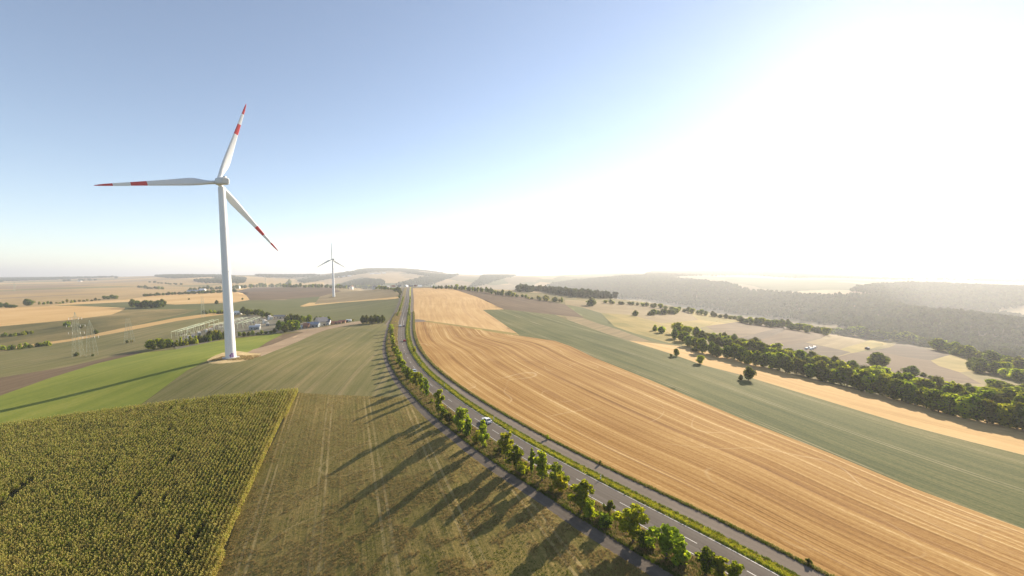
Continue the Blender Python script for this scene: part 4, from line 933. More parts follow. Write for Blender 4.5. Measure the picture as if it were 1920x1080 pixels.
def tree_proto(name, seed, h, w, n, leaf, mats, shape='round', low=.2, lobes=7, core=False, trunk=True, hollow=.45, lob=(.38, .66), off=.55, jn=.8):
    """unlinked prototype: (crown mesh, trunk mesh)"""
    V, F, tn, L = crown_arrays(seed, h, w, n, leaf, lobes, low, shape, hollow, lob, off, jn); ms = [M[m] for m in mats]
    while len(ms) < 3: ms.append(ms[-1])
    if core:
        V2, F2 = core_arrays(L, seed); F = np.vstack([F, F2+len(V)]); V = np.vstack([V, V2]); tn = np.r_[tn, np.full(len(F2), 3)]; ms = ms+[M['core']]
    cr = mesh_obj('crown', V, F, ms, None, tn, link=False)
    tr = None
    if trunk:
        q = MB(); r0 = .018*h+.05; g = random.Random(seed); lean = (g.uniform(-.03, .03)*h, g.uniform(-.03, .03)*h)
        q.tube([(0, 0, -.4), (0, 0, 0), (lean[0]*.4, lean[1]*.4, h*.3), (lean[0], lean[1], h*.75)], [r0*1.5, r0, r0*.75, r0*.2], 7)
        for i in range(5):
            a = g.uniform(0, 6.28); z = h*g.uniform(.2, .5); e = w*.32; q.tube([(lean[0]*.4, lean[1]*.4, z), (e*.5*math.cos(a), e*.5*math.sin(a), z+h*.12), (e*math.cos(a), e*math.sin(a), z+h*.28)], [r0*.45, r0*.3, r0*.1], 5)
        tr = mesh_obj('trunk', q.v, q.f, M['bark'], link=False)
    return dict(crown=cr.data, trunk=tr.data if tr else None, h=h, w=w)
def plant_tree(pr, loc, h, w, label, name='tree', cat='tree', group=None, rz=None):
    o = empty(name, loc, random.uniform(0, 6.28) if rz is None else rz, label=label, cat=cat, group=group)
    o.scale = (w/pr['w'], w/pr['w'], h/pr['h'])
    c = bpy.data.objects.new('crown', pr['crown']); COL.objects.link(c); c.parent = o
    if pr['trunk']: c = bpy.data.objects.new('trunk', pr['trunk']); COL.objects.link(c); c.parent = o
    return o
NEAR = [tree_proto('t', 10+i, 7, 4.2, 2300, .33, m, s, .06, 17, hollow=.3, lob=(.2, .42), off=.95) for i, (m, s) in enumerate([
    (('leafA', 'leafB', 'leafC'), 'round'), (('leafB', 'leafA', 'leafB'), 'column'), (('leafA', 'leafC', 'leafB'), 'cone'), (('leafA', 'leafA', 'leafC'), 'round'), (('leafB', 'leafA', 'leafB'), 'round'), (('leafA', 'leafB', 'leafB'), 'column')])]
NEARB = [tree_proto('b', 30+i, 2.6, 3.4, 1000, .28, m, 'bush', .02, 12, trunk=False, hollow=.3, lob=(.22, .45), off=.95) for i, m in enumerate([('leafA', 'leafB', 'leafC'), ('leafC', 'leafA', 'leafD'), ('leafE', 'leafB', 'leafA'), ('leafD', 'leafC', 'leafF')])]
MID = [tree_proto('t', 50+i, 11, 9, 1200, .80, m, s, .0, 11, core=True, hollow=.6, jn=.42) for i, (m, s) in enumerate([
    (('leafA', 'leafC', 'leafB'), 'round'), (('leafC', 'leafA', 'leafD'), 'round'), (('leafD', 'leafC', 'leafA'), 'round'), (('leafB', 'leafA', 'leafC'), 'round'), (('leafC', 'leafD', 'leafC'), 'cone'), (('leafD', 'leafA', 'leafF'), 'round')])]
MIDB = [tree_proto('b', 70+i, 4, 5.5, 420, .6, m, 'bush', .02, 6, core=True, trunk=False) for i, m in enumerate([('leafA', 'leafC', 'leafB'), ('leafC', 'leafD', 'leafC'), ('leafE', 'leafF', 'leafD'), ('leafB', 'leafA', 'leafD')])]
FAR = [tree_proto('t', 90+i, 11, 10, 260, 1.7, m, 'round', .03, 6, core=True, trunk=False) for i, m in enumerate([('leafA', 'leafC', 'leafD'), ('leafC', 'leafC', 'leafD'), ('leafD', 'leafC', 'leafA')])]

# roadside row, read off the photograph: x, y of the foot, y of the top, width in px, kind, look
ROW = [(1366,1094,1040,30,'t','light green'),(1342,1083,1036,34,'t','bright green'),(1316,1073,1016,38,'t','full green'),(1282,1055,1016,40,'b','low dense'),(1243,1044,978,54,'t','broad bushy'),(1213,1031,1000,32,'b','pale yellow green'),
 (1183,1014,942,46,'t','tall rounded'),(1135,991,966,34,'b','low dark'),(1141,962,934,18,'b','thin pale'),(1096,962,903,58,'t','wide dark green'),(1108,972,935,26,'b','spreading'),(1052,924,890,26,'b','yellowish'),(1046,912,866,30,'t','yellow green'),
 (1020,904,850,34,'t','broad topped'),(999,890,838,15,'t','very slim'),(966,880,832,30,'t','spiky green'),(975,884,862,24,'b','knee high'),(948,862,808,23,'t','two tiered'),(938,850,836,20,'b','scrubby'),(908,841,790,27,'t','leafy'),(893,828,806,22,'b','yellow'),(879,818,794,18,'b','pale'),
 (861,810,760,30,'t','leaning crowned'),(877,800,776,16,'b','faint pale'),(842,794,772,22,'b','rounded'),(820,778,730,20,'t','bright tall'),(828,786,765,18,'b','shady'),(799,745,708,13,'t','slim dark'),(790,738,700,13,'t','upright'),(782,730,697,14,'t','green pillar like'),
 (773,721,694,13,'t','narrow'),(765,712,690,14,'b','thick'),(760,705,684,14,'t','dark headed'),(757,697,676,13,'t','yellow tinged'),(751,691,670,12,'t','small green'),(749,682,664,12,'b','squat'),(746,675,655,11,'t','leafy small'),(742,668,650,11,'t','dull green'),(740,660,643,10,'b','dense small'),
 (738,652,636,10,'t','even'),(736,645,630,10,'b','golden'),(735,638,624,9,'t','golden green'),(734,631,618,9,'b','bright'),(733,625,612,9,'t','lush'),(734,619,608,9,'b','leafy low')]
_it = _ib = 0
for i, (x, y, top, w, kd, look) in enumerate(ROW):
    s, o_ = s_at(x, y); o_ = min(-5.2-wextra(s), max(-9.0-wextra(s), o_)); px_, py_ = cp(s, o_); p = (float(px_), float(py_), h1(px_, py_)-.05)
    dist = p[1]*.995-p[2]*0; hh = (y-top)/FPX*dist*1.16; ww = w/FPX*dist*1.4
    if kd == 't':
        pr = NEAR[_it % 6]; _it += 1; plant_tree(pr, p, max(hh, 3.4), max(min(ww, hh*.95), 2.6), f'{look} roadside tree, {ordn(i)} plant beside the path from the near end', 'roadside_tree', 'tree', 'trees and bushes between path and road')
    else:
        pr = NEARB[{'yellowish': 2, 'yellow': 2, 'golden': 2, 'low dark': 1, 'shady': 1}.get(look, _ib % 4 if _ib % 4 != 2 else 0)]; _ib += 1
        plant_tree(pr, p, max(hh, 1.9), max(ww, 2.6), f'{look} roadside bush, {ordn(i)} plant beside the path from the near end', 'roadside_bush', 'bush', 'trees and bushes between path and road')
for i in range(26):
    s = s_at(1380, 1100)[0]+(S_J-24-s_at(1380, 1100)[0])*(i+.5+random.uniform(-.3, .3))/26; x, y = cp(s, random.uniform(-9, -5.6)-wextra(s)); hh = random.uniform(1.0, 2.0)
    plant_tree(random.choice([NEARB[0], NEARB[3], NEARB[0]]), (float(x), float(y), h1(x, y)-.05), hh, hh*random.uniform(1.0, 1.5), f'{ordn(i)} low shrub filling the roadside tree row, from the near end', 'roadside_bush', 'bush', 'low shrubs filling the roadside row')
# upper part of the road, beyond the junction
for i in range(13):
    s = S_J+22+i*19; 
    if s > SLEN-760: break
    x, y = cp(s, -6.6-wextra(s)); plant_tree(NEAR[i % 6], (x, y, h1(x, y)), random.uniform(4, 6), 3.6, f'{ordn(i)} small tree left of the road beyond the junction', 'roadside_tree', 'tree', 'small trees left of the upper road')
for i in range(20):
    s = S_J+18+i*12
    x, y = cp(s, 5.0+wextra(s)); plant_tree((NEAR+MIDB)[i % 10], (x, y, h1(x, y)), random.uniform(3.5, 6.0), 3.6, f'{ordn(i)} dark bushy tree right of the road beyond the junction', 'roadside_tree', 'tree', 'dark trees right of the upper road')
for (x, y, top, w, k, lb, nm) in [(777,660,650,10,2,'single orange bush on the grass strip right of the road','bush'), (1026,824,814,9,0,'tiny green bush at the edge of the straw field','bush'), (1125,871,862,8,3,'small weedy bush in the dark bank beside the farm track','bush'), (1516,1058,1045,14,3,'thin bush on the bank at the bottom right','bush')]:
    p = unp1(x, y); plant_tree(NEARB[k], p, (y-top)/FPX*p[1]*1.1, w/FPX*p[1], lb, nm, 'bush')

def row(pts, n, hpx, wpx, protos, label, name='tree', cat='tree', group=None, jit=(0, 0), hj=.3, scale_to=None):
    """trees standing along a line read off the photograph; pts = (x, y of the foot)"""
    P = np.array(pts, float); L = np.r_[0, np.cumsum(np.hypot(*np.diff(P, axis=0).T))]; u = (np.arange(n)+.5)/n*L[-1]
    xs = np.interp(u, L, P[:, 0])+rng.uniform(-1, 1, n)*jit[0]; ys = np.interp(u, L, P[:, 1])+rng.uniform(-1, 1, n)*jit[1]
    W = unp(xs, ys)
    for i in range(n):
        t = u[i]/L[-1]; hp = hpx if not isinstance(hpx, (list, tuple)) else hpx[0]+(hpx[1]-hpx[0])*t; wp = wpx if not isinstance(wpx, (list, tuple)) else wpx[0]+(wpx[1]-wpx[0])*t
        d = W[i][1]; hh = hp/FPX*d*random.uniform(1-hj, 1+hj); ww = wp/FPX*d*random.uniform(.85, 1.2)
        lb = label(i) if callable(label) else label
        plant_tree(random.choice(protos), (W[i][0], W[i][1], W[i][2]-.3), hh, ww, lb, name, cat, group)
def L_(txt): return lambda i: txt.replace('#', ordn(i))
# single trees right of the straw strip
for (x, y, top, w, k, lb, nm) in [(1403,713,685,27,1,'dark lone tree on the green field edge, largest of the three lone trees','tree'),(1312,682,664,18,3,'pale thin tree, middle one of the three lone trees before the belt','tree'),(1268,668,652,15,0,'small green tree, farthest of the three lone trees before the belt','tree')]:
    p = unp1(x, y); plant_tree((MID[0], MID[1], MID[2], MID[3])[k], p, (y-top)/FPX*p[1], w/FPX*p[1], lb, nm, 'tree')
for (x, y, top, w, k, lb) in [(1306,659,648,23,1,'low dark bush at the foot of the tree belt'),(1389,713,701,11,1,'small bush at the foot of the dark lone tree'),(1258,669,663,8,0,'tiny bush beside the farthest lone tree'),(1275,612,605,8,1,'small dark bush on the yellow meadow'),(1192,592,581,16,1,'dark round bush on the slope above the meadow'),(1240,624,610,24,0,'wide bush on the meadow before the belt'),(1228,620,608,14,3,'bush against the wide one on the meadow')]:
    p = unp1(x, y); plant_tree(MIDB[k], p, (y-top)/FPX*p[1], w/FPX*p[1], lb, 'bush', 'bush')
# the tree belt
row([(1258,632),(1320,662),(1400,680),(1500,704),(1600,727),(1700,755),(1800,782),(1930,808),(2060,840),(2200,872)], 66, (25,60), (25,56), MID[:4]+MID[5:], L_('# tree of the front line of the long belt, counted from its far left end'), 'belt_tree', 'tree', 'front line of the tree belt', (3, 1.5), .16)
row([(1266,622),(1330,648),(1420,668),(1510,690),(1600,712),(1700,738),(1800,764),(1930,790),(2060,815)], 52, (22,48), (26,52), MID[:4]+MID[5:], L_('# tree of the second line of the long belt, counted from its far left end'), 'belt_tree', 'tree', 'second line of the tree belt', (4, 2), .22)
row([(1330,636),(1440,655),(1560,690),(1690,716),(1800,742),(1930,768)], 26, (12,34), (26,44), MID+MIDB, L_('# tree behind the long belt, counted from its far left end'), 'belt_tree', 'tree', 'trees behind the tree belt', (5, 3), .3)
row([(1310,628),(1345,634),(1378,640)], 8, 12, 14, MIDB, L_('# low tree above the left end of the belt'), 'tree', 'tree', 'low trees above the belt end', (2, 2))
# trees in the valley plots
for (x, y, top, w, k, lb) in [(1645,690,658,50,1,'big dark round tree in the plots behind the belt'),(1709,706,684,34,1,'smaller dark round tree to the right of the big one'),(1684,704,694,10,2,'small dark tree between the two round trees'),(1377,640,625,16,1,'round tree at the back of the belt near its left end'),(1628,630,618,24,0,'round tree at the edge of the pale plot'),(1650,636,627,12,0,'small tree beside the plot path')]:
    p = unp1(x, y); plant_tree(MID[k], p, (y-top)/FPX*p[1], w/FPX*p[1], lb, 'tree', 'tree')
row([(1385,605),(1430,610),(1480,616),(1530,624),(1572,630),(1600,630),(1700,641),(1790,664),(1850,680),(1930,700)], 58, (12,26), (18,34), MID, L_('# tree of the hedgerow beyond the plots, counted from the left'), 'hedgerow_tree', 'tree', 'hedgerow beyond the plots', (3, 1.5), .25)
row([(1130,568),(1200,573),(1262,581),(1310,589),(1360,597),(1390,600)], 30, (7,10), (10,13), MID, L_('# tree along the brow above the valley, counted from the left'), 'brow_tree', 'tree', 'trees along the valley brow', (3, .6), .3)
row([(1216,590),(1272,588)], 8, 11, 14, MID, L_('# tree of the clump on the yellow slope'), 'tree', 'tree', 'clump on the yellow slope', (2, 1.5))
row([(1690,700),(1720,702),(1790,724),(1840,735)], 9, 9, 16, MIDB, L_('# low bush behind the belt on the plots, from the left'), 'bush', 'bush', 'low bushes behind the belt', (6, 3))
row([(1815,692),(1850,700),(1900,712),(1960,722)], 12, (22,30), (26,34), MID, L_('# tree at the front of the wood on the right edge'), 'wood_tree', 'tree', 'front trees of the wood at the right edge', (6, 3), .2)
row([(1850,728),(1900,742),(1960,752)], 7, 24, 34, MID, L_('# bright tree between wood and belt at the right edge'), 'wood_tree', 'tree', 'bright trees at the right edge', (6, 3), .2)
# crest trees and brow right of the road
row([(812,541),(850,541.5),(880,545),(905,548),(935,553),(965,556)], 32, (7,11), (7,10), MID, L_('# tree of the row behind the mauve field, counted from the left'), 'hedgerow_tree', 'tree', 'row behind the mauve field', (2, .4), .3)
row([(960,555),(1000,561),(1012,563),(1060,567)], 14, (6,8), (9,9), MIDB+MID[:2], L_('# low tree on the slope right of the mauve field'), 'tree', 'tree', 'low trees on the brow', (3, .8), .4)
for (x, y, top, w, lb) in [(1107,573,558,28,'large dark round bush on the brow before the valley'),(1023,563,552,18,'dark bush clump left of the large round one'),(1040,566,556,16,'second dark bush left of the large round one')]:
    p = unp1(x, y); plant_tree(MIDB[1], p, (y-top)/FPX*p[1], w/FPX*p[1], lb, 'bush', 'bush')
# crest left of the road
row([(480,538.5),(560,538.6),(620,540),(660,541.5),(700,542),(752,545)], 62, (7,7), (8,8), MID[:4], L_('# tree of the long row on the left skyline of fields, counted from the left'), 'hedgerow_tree', 'tree', 'long row behind the far turbine field', (2, .3), .3)
row([(536,536.5),(545,536.4)], 2, 11, 9, MID[1:2], L_('# taller dark tree standing above the long row'), 'tree', 'tree', 'taller trees above the long row')
row([(740,546),(752,551),(748,560)], 6, 9, 7, MID[1:3], L_('# dark tree beside the upper road at the crest'), 'tree', 'tree', 'dark trees at the road crest', (1, 1))
# substation surroundings
row([(275,655),(305,653),(320,651)], 5, 22, 17, MID[2:4]+MID[:1], L_('# olive tree at the left end of the substation hedge'), 'tree', 'tree', 'olive trees at the hedge end', (2, 1.5), .15)
row([(318,651),(350,646),(418,636),(432,633)], 13, (14,19), 12, MIDB[:2]+MIDB[3:]+MID[2:3], L_('# hedge bush in front of the substation, counted from the left'), 'bush', 'bush', 'hedge in front of the substation', (1, 1), .2)
row([(392,638),(415,634)], 3, 19, 17, MIDB[2:3]+MIDB[1:2], L_('# rust coloured bush in the substation hedge'), 'bush', 'bush', 'rust coloured hedge bushes', (1, 1), .1)
row([(446,631),(500,626),(520,624)], 9, 8, 9, MIDB[:2], L_('# low hedge bush right of the turbine tower'), 'bush', 'bush', 'low hedge right of the tower', (1, 1))
row([(522,622),(540,618),(562,614)], 8, 20, 17, MID[:4], L_('# bushy tree before the sheds, from the left'), 'tree', 'tree', 'bushy trees left of the sheds', (2, 4), .2)
row([(535,606),(560,605),(585,606)], 7, 16, 14, MID, L_('# tree behind the bushy ones by the sheds'), 'tree', 'tree', 'trees behind the sheds', (2, 2), .25)
row([(590,606),(612,604),(622,604)], 4, 13, 14, MID[1:3], L_('# dark tree right behind the gabled house'), 'tree', 'tree', 'dark trees behind the gabled house', (2, 1), .15)
row([(455,590),(480,591),(500,596),(512,597)], 8, 13, 13, MID[:3]+MID[5:], L_('# tree behind the substation yard, from the left'), 'tree', 'tree', 'trees behind the substation', (2, 1), .25)
row([(380,588),(400,588),(430,587)], 8, 7, 9, MIDB, L_('# bush along the field edge left of the tower'), 'bush', 'bush', 'bushes left of the tower behind the yard', (2, 1))
row([(678,607),(690,607),(704,606.5),(720,605.5)], 6, 17, 15, MID[:3], L_('# tree of the dense clump beside the junction, from the left'), 'tree', 'tree', 'dense clump left of the junction', (1, 1), .08)
row([(632,604),(665,601)], 6, 4, 6, MIDB, L_('# tiny bush behind the red sheds'), 'bush', 'bush', 'tiny bushes behind the red sheds', (1, .5))
# left side
row([(247,576),(262,577),(280,577),(300,577),(310,576)], 8, 15, 17, MID[:3], L_('# tree of the dark clump between the straw fields'), 'tree', 'tree', 'dark clump between the straw fields', (2, .6), .2)
row([(268,556),(330,552),(420,549),(446,548)], 30, (5,7), (9,9), MID[1:2]+MID[4:5], L_('# tree of the dark hedge below the farm hall, from the left'), 'hedgerow_tree', 'tree', 'dark hedge below the farm hall', (2, .4), .2)
row([(355,546),(385,543),(430,543),(450,541),(480,539)], 16, 7, 9, MID[:3], L_('# tree behind the farm hall, from the left'), 'tree', 'tree', 'trees behind the farm hall', (2, .6), .25)
row([(0,577),(18,577),(30,577)], 4, 9, 12, MID[1:3], L_('# dark tree at the left edge by the straw field'), 'tree', 'tree', 'dark trees at the left edge', (2, .4))
row([(48,573),(57,573)], 2, 12, 16, MID[1:3], L_('# broad dark tree of the pair above the straw field'), 'tree', 'tree', 'broad pair above the straw field')
row([(70,571),(110,569),(150,566),(190,563)], 16, 5, 6, MIDB, L_('# little bush along the field edge on the left, from the left'), 'bush', 'bush', 'little bushes along the left field edge', (2, .6), .4)
row([(194,561),(218,561)], 4, 8, 11, MID[:2], L_('# tree of the small clump above the field edge'), 'tree', 'tree', 'small clump above the field edge', (2, .4))
row([(0,632),(30,630),(62,625)], 8, 7, 10, MIDB[:2]+MIDB[3:], L_('# bush of the upper pasture row at the left edge'), 'bush', 'bush', 'upper pasture bushes', (2, 1))
row([(0,656),(45,653),(95,648)], 9, 9, 11, MIDB[:2]+MIDB[3:], L_('# bush of the lower pasture row at the left edge'), 'bush', 'bush', 'lower pasture bushes', (2, 1.5))
for (x, y, top, w, k, lb) in [(126,613,602,17,0,'round green bush left of the tallest pylon'),(152,615,608,10,1,'dark bush right of the tallest pylon'),(180,626,617,11,1,'dark bush right of the second pylon'),(142,668,660,12,1,'dark bush at the foot of the tallest pylon'),(174,668,663,6,1,'small bush at the foot of the second pylon'),(238,643,637,6,1,'small dark bush at the foot of the A-shaped pylon'),(247,643,637,6,2,'rusty bush at the foot of the A-shaped pylon'),(407,570,562,9,1,'single round bush on the straw field left of the tower'),(84,648,640,16,3,'bush of the pasture near the pale strip'),(455,562,558,5,1,'tiny bush right of the tower on the mauve field'),(354,562,559,5,1,'tiny bush on the straw field')]:
    p = unp1(x, y); plant_tree(MIDB[k], p, (y-top)/FPX*p[1], w/FPX*p[1], lb, 'bush', 'bush')
row([(258,539),(275,541),(305,543)], 10, 5, 7, FAR, 'blue green distant tree of the small wood on the pale plain', 'distant_tree', 'tree', 'small distant wood on the plain', (3, .8))
row([(278,530),(292,530.5),(315,533),(345,534)], 12, 3.5, 5, FAR, 'blue green distant tree of the thin rows on the pale plain', 'distant_tree', 'tree', 'thin distant rows on the plain', (3, .5))

# ------------------------------------------------------------------ countless plants: instanced
PC = bpy.data.collections
def coll(name, objs):
    c = PC.new(name)
    for o in objs: c.objects.link(o)
    return c
def scatter(name, P, rot, scl, collection, label, zs=None):
    me = bpy.data.meshes.new(name); P = np.asarray(P, np.float32); me.vertices.add(len(P)); me.vertices.foreach_set('co', P.ravel())
    a = me.attributes.new('rot', 'FLOAT', 'POINT'); a.data.foreach_set('value', np.asarray(rot, np.float32))
    a = me.attributes.new('scl', 'FLOAT_VECTOR', 'POINT'); s = np.asarray(scl, np.float32); s = np.c_[s, s, s if zs is None else zs].astype(np.float32); a.data.foreach_set('vector', s.ravel())
    o = bpy.data.objects.new(name, me); COL.objects.link(o); tag(o, label, kind='stuff')
    ng = bpy.data.node_groups.new(name, 'GeometryNodeTree'); ng.interface.new_socket('Geometry', in_out='INPUT', socket_type='NodeSocketGeometry'); ng.interface.new_socket('Geometry', in_out='OUTPUT', socket_type='NodeSocketGeometry')
    n = ng.nodes; l = ng.links; gi = n.new('NodeGroupInput'); go = n.new('NodeGroupOutput'); ip = n.new('GeometryNodeInstanceOnPoints'); ci = n.new('GeometryNodeCollectionInfo')
    ci.inputs[0].default_value = collection; ci.inputs['Separate Children'].default_value = True; ci.inputs['Reset Children'].default_value = True
    ip.inputs['Pick Instance'].default_value = True
    r = n.new('GeometryNodeInputNamedAttribute'); r.data_type = 'FLOAT'; r.inputs[0].default_value = 'rot'; cx = n.new('ShaderNodeCombineXYZ'); l.new(r.outputs[0], cx.inputs[2])
    s = n.new('GeometryNodeInputNamedAttribute'); s.data_type = 'FLOAT_VECTOR'; s.inputs[0].default_value = 'scl'
    rv_ = n.new('FunctionNodeRandomValue'); rv_.data_type = 'INT'; rv_.inputs[4].default_value = 0; rv_.inputs[5].default_value = max(0, len(collection.objects)-1)
    l.new(gi.outputs[0], ip.inputs['Points']); l.new(ci.outputs[0], ip.inputs['Instance']); l.new(cx.outputs[0], ip.inputs['Rotation']); l.new(s.outputs[0], ip.inputs['Scale']); l.new(rv_.outputs[2], ip.inputs['Instance Index'])
    l.new(ip.outputs[0], go.inputs[0]); md = o.modifiers.new('scatter', 'NODES'); md.node_group = ng; return o
# maize
def corn_proto(seed, dry):
    g = random.Random(seed); V = []; F = []; Mi = []
    for s in range(2):
        ox, oy = g.uniform(-.2, .2), g.uniform(-.15, .15); h = g.uniform(1.9, 2.4)
        for k in range(8):
            z = .45+k*.2; a = k*2.6+g.uniform(-.4, .4); ln = g.uniform(.45, .75)*(1.1-abs(k-3.5)*.1); c, s_ = math.cos(a), math.sin(a); w = .055*1.5
            b = len(V); V += [(ox-s_*w, oy+c*w, z), (ox+s_*w, oy-c*w, z), (ox+c*ln*.55+s_*w, oy+s_*ln*.55-c*w, z+.3), (ox+c*ln*.55-s_*w, oy+s_*ln*.55+c*w, z+.3), (ox+c*ln, oy+s_*ln, z+.02+g.uniform(-.15, .2))]
            F += [(b, b+1, b+2, b+3), (b+3, b+2, b+4)]; m = 1 if g.random() < dry else 0; Mi += [m, m]
        b = len(V); V += [(ox-.05, oy, 0), (ox+.05, oy, 0), (ox+.03, oy, h), (ox-.03, oy, h)]; F.append((b, b+1, b+2, b+3)); Mi.append(1)
        for k in range(4):
            a = g.uniform(0, 6.28); b = len(V); V += [(ox, oy, h-.15), (ox+.13*math.cos(a), oy+.13*math.sin(a), h+.15), (ox+.08*math.cos(a+.9), oy+.08*math.sin(a+.9), h+.32)]; F.append((b, b+1, b+2)); Mi.append(2)
    return mesh_obj('maize_plant', V, F, [M['cornleaf'], M['corndry'], M['tassel']], None, Mi, link=False)
CORN = coll('maize_kinds', [corn_proto(i, .18+.06*i) for i in range(5)])
CORNDRY = coll('dry_maize_kinds', [corn_proto(i+20, .85) for i in range(3)])
wc = FW_[0]; qa = unp([405, 560], [1085, 735])[:, :2]; dr_ = qa[1]-qa[0]; dr_ /= np.linalg.norm(dr_); nr_ = np.array([-dr_[1], dr_[0]])
U = (wc-qa[0])@nr_; Vv = (wc-qa[0])@dr_
pts = []; ACR = []
for u in np.arange(U.min(), min(U.max(), 175), 1.1):
    v = np.arange(max(Vv.min(), -60), Vv.max(), .36); v = v+rng.uniform(-.15, .15, len(v)); p = qa[0]+np.outer(v, dr_)+nr_*(u+rng.uniform(-.07, .07, len(v))[:, None]); pts.append(p); ACR.append(np.full(len(v), u))
pts = np.vstack(pts); ACR = np.concatenate(ACR); k = inpoly(pts[:, 0], pts[:, 1], wc); pts = pts[k]; ACR = ACR[k]
_pp = np.c_[pts, H(pts[:, 0], pts[:, 1])]; _sx, _sy = project(_pp+[0, 0, 2]); k = (_sx > -160) & (_sx < 1960) & (_sy < 1180); pts = pts[k]; _pp = _pp[k]; ACR = ACR[k]
_gap = vnoise(pts[:, 0]/9, pts[:, 1]/9, 21)*.5+vnoise(pts[:, 0]/2.5, pts[:, 1]/2.5, 22)*.5; _al = pts@dr_; _thin = (vnoise(ACR/1.6, _al/22, 23) > .74)
k = (~_thin) | (rng.random(len(pts)) < .25); pts, _pp, ACR, _gap = pts[k], _pp[k], ACR[k], _gap[k]
dryn = vnoise(pts[:, 0]/16, pts[:, 1]/16, 25)*.5+vnoise(ACR/3.0, (pts@dr_)/30, 26)*.5
aa = np.abs(ACR); isdry = (rng.random(len(pts)) < np.where(aa < 4.6, .94, .55*np.exp(-aa/16))) | (dryn+rng.normal(0, .22, len(pts)) > .45)
sc = rng.uniform(.8, 1.04, len(pts))*(1+.12*_gap)
scatter('maize', _pp[~isdry], rng.uniform(0, 6.28, (~isdry).sum()), sc[~isdry], CORN, 'tall green and tan maize crop filling the near left corner')
scatter('dry_maize', _pp[isdry], rng.uniform(0, 6.28, isdry.sum()), sc[isdry], CORNDRY, 'straw coloured maize plants along the edge of the crop')
# grass tufts
def tuft_proto(seed, mat, h, n=9, spread=.18, w=.03):
    g = random.Random(seed); V = []; F = []
    for i in range(n):
        a = g.uniform(0, 6.28); ox, oy = g.uniform(-spread, spread), g.uniform(-spread, spread); hh = h*g.uniform(.6, 1.2); l = hh*g.uniform(.2, .6); b = len(V)
        V += [(ox-w*math.sin(a), oy+w*math.cos(a), 0), (ox+w*math.sin(a), oy-w*math.cos(a), 0), (ox+l*math.cos(a), oy+l*math.sin(a), hh)]; F.append((b, b+1, b+2))
    return mesh_obj('grass_tuft', V, F, M[mat], link=False)
TB = coll('bright_tufts', [tuft_proto(i, 'grassb', .20, 12, .22, .045) for i in range(6)]+[tuft_proto(i+40, 'grassd', .22, 12, .22, .045) for i in range(1)]+[tuft_proto(50, 'grasst', .22, 10, .22, .04)])
TDk = coll('dark_tufts', [tuft_proto(i+5, 'grassd', .26, 12, .25, .05) for i in range(3)])
TDr = coll('dry_tufts', [tuft_proto(i+9, 'grasst', .36, 12, .25, .045) for i in range(3)])
TBank = coll('bank_tufts', [tuft_proto(i+14, 'grassd', .30, 14, .25, .05) for i in range(4)]+[tuft_proto(19, 'grasst', .4, 12, .25, .05)])
def along(o0, o1, n, smax, smin=20, pw=1.5):
    s = smin+(smax-smin)*rng.random(n)**pw; o = rng.uniform(0, 1, n); o = o0+(o1-o0)*o; x, y = cp(s, o+np.where(np.abs(o) > 2, np.sign(o)*wextra(s), 0)); return np.c_[x, y, H(x, y)]
_s0 = s_at(1500, 1100)[0]
def sc_(P): return rng.uniform(.7, 1.3, len(P))*np.clip(np.hypot(P[:, 0], P[:, 1])/110, 1, 2.6)
for nm, o0, o1, n, cl, lb in [('grass', 3.95, 5.8, 11000, TB, 'bright yellow green grass on the strip right of the road'), ('grass', 5.6, 6.1, 3500, TDk, 'greener grass at the outer edge of the strip right of the road'), ('grass', 3.7, 4.1, 2500, TDk, 'greener grass at the road edge of the strip'), ('grass', -10.2, -3.8, 15000, TDr, 'dry grass under the roadside trees'), ('grass', -10.3, -3.9, 16000, TDk, 'green grass under the roadside trees'),
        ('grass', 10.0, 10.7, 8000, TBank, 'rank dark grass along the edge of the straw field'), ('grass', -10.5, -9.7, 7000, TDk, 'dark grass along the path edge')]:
    P = along(o0, o1, n, S_J+60, _s0-25); scatter(nm, P, rng.uniform(0, 6.28, n), sc_(P), cl, lb)
# weeds and stubble on the near field
ww_ = FW_[9]; n = 90000; r = 62*np.exp(rng.random(n)*math.log(230/62)); a = rng.uniform(-.70, .45, n); P2 = np.c_[r*np.sin(a), r*np.cos(a)]
k = inpoly(P2[:, 0], P2[:, 1], ww_) & ~inpoly(P2[:, 0], P2[:, 1], OUT); P2 = P2[k]
nz = vnoise(P2[:, 0]/7, P2[:, 1]/7, 31)*.6+vnoise(P2[:, 0]/1.8, P2[:, 1]/1.8, 32)*.5
k1 = (nz > .38) & (rng.random(len(nz)) < .5); k2 = (nz < .10)
W3 = np.c_[P2, H(P2[:, 0], P2[:, 1])]
scatter('weeds', W3[k1], rng.uniform(0, 6.28, k1.sum()), rng.uniform(.25, .55, k1.sum()), TDk, 'low green weeds in the near stubble field')
scatter('stubble', W3[k2], rng.uniform(0, 6.28, k2.sum()), rng.uniform(.3, .7, k2.sum()), TDr, 'short dry stubble tufts in the near field')
P2 = rng.uniform(-1, 1, (600, 2))*[12, 6]+[_tb[0]+3, _tb[1]]; scatter('dry_grass', np.c_[P2, H(P2[:, 0], P2[:, 1])], rng.uniform(0, 6.28, 600), rng.uniform(.8, 1.8, 600), TDr, 'dry golden grass round the turbine foot')

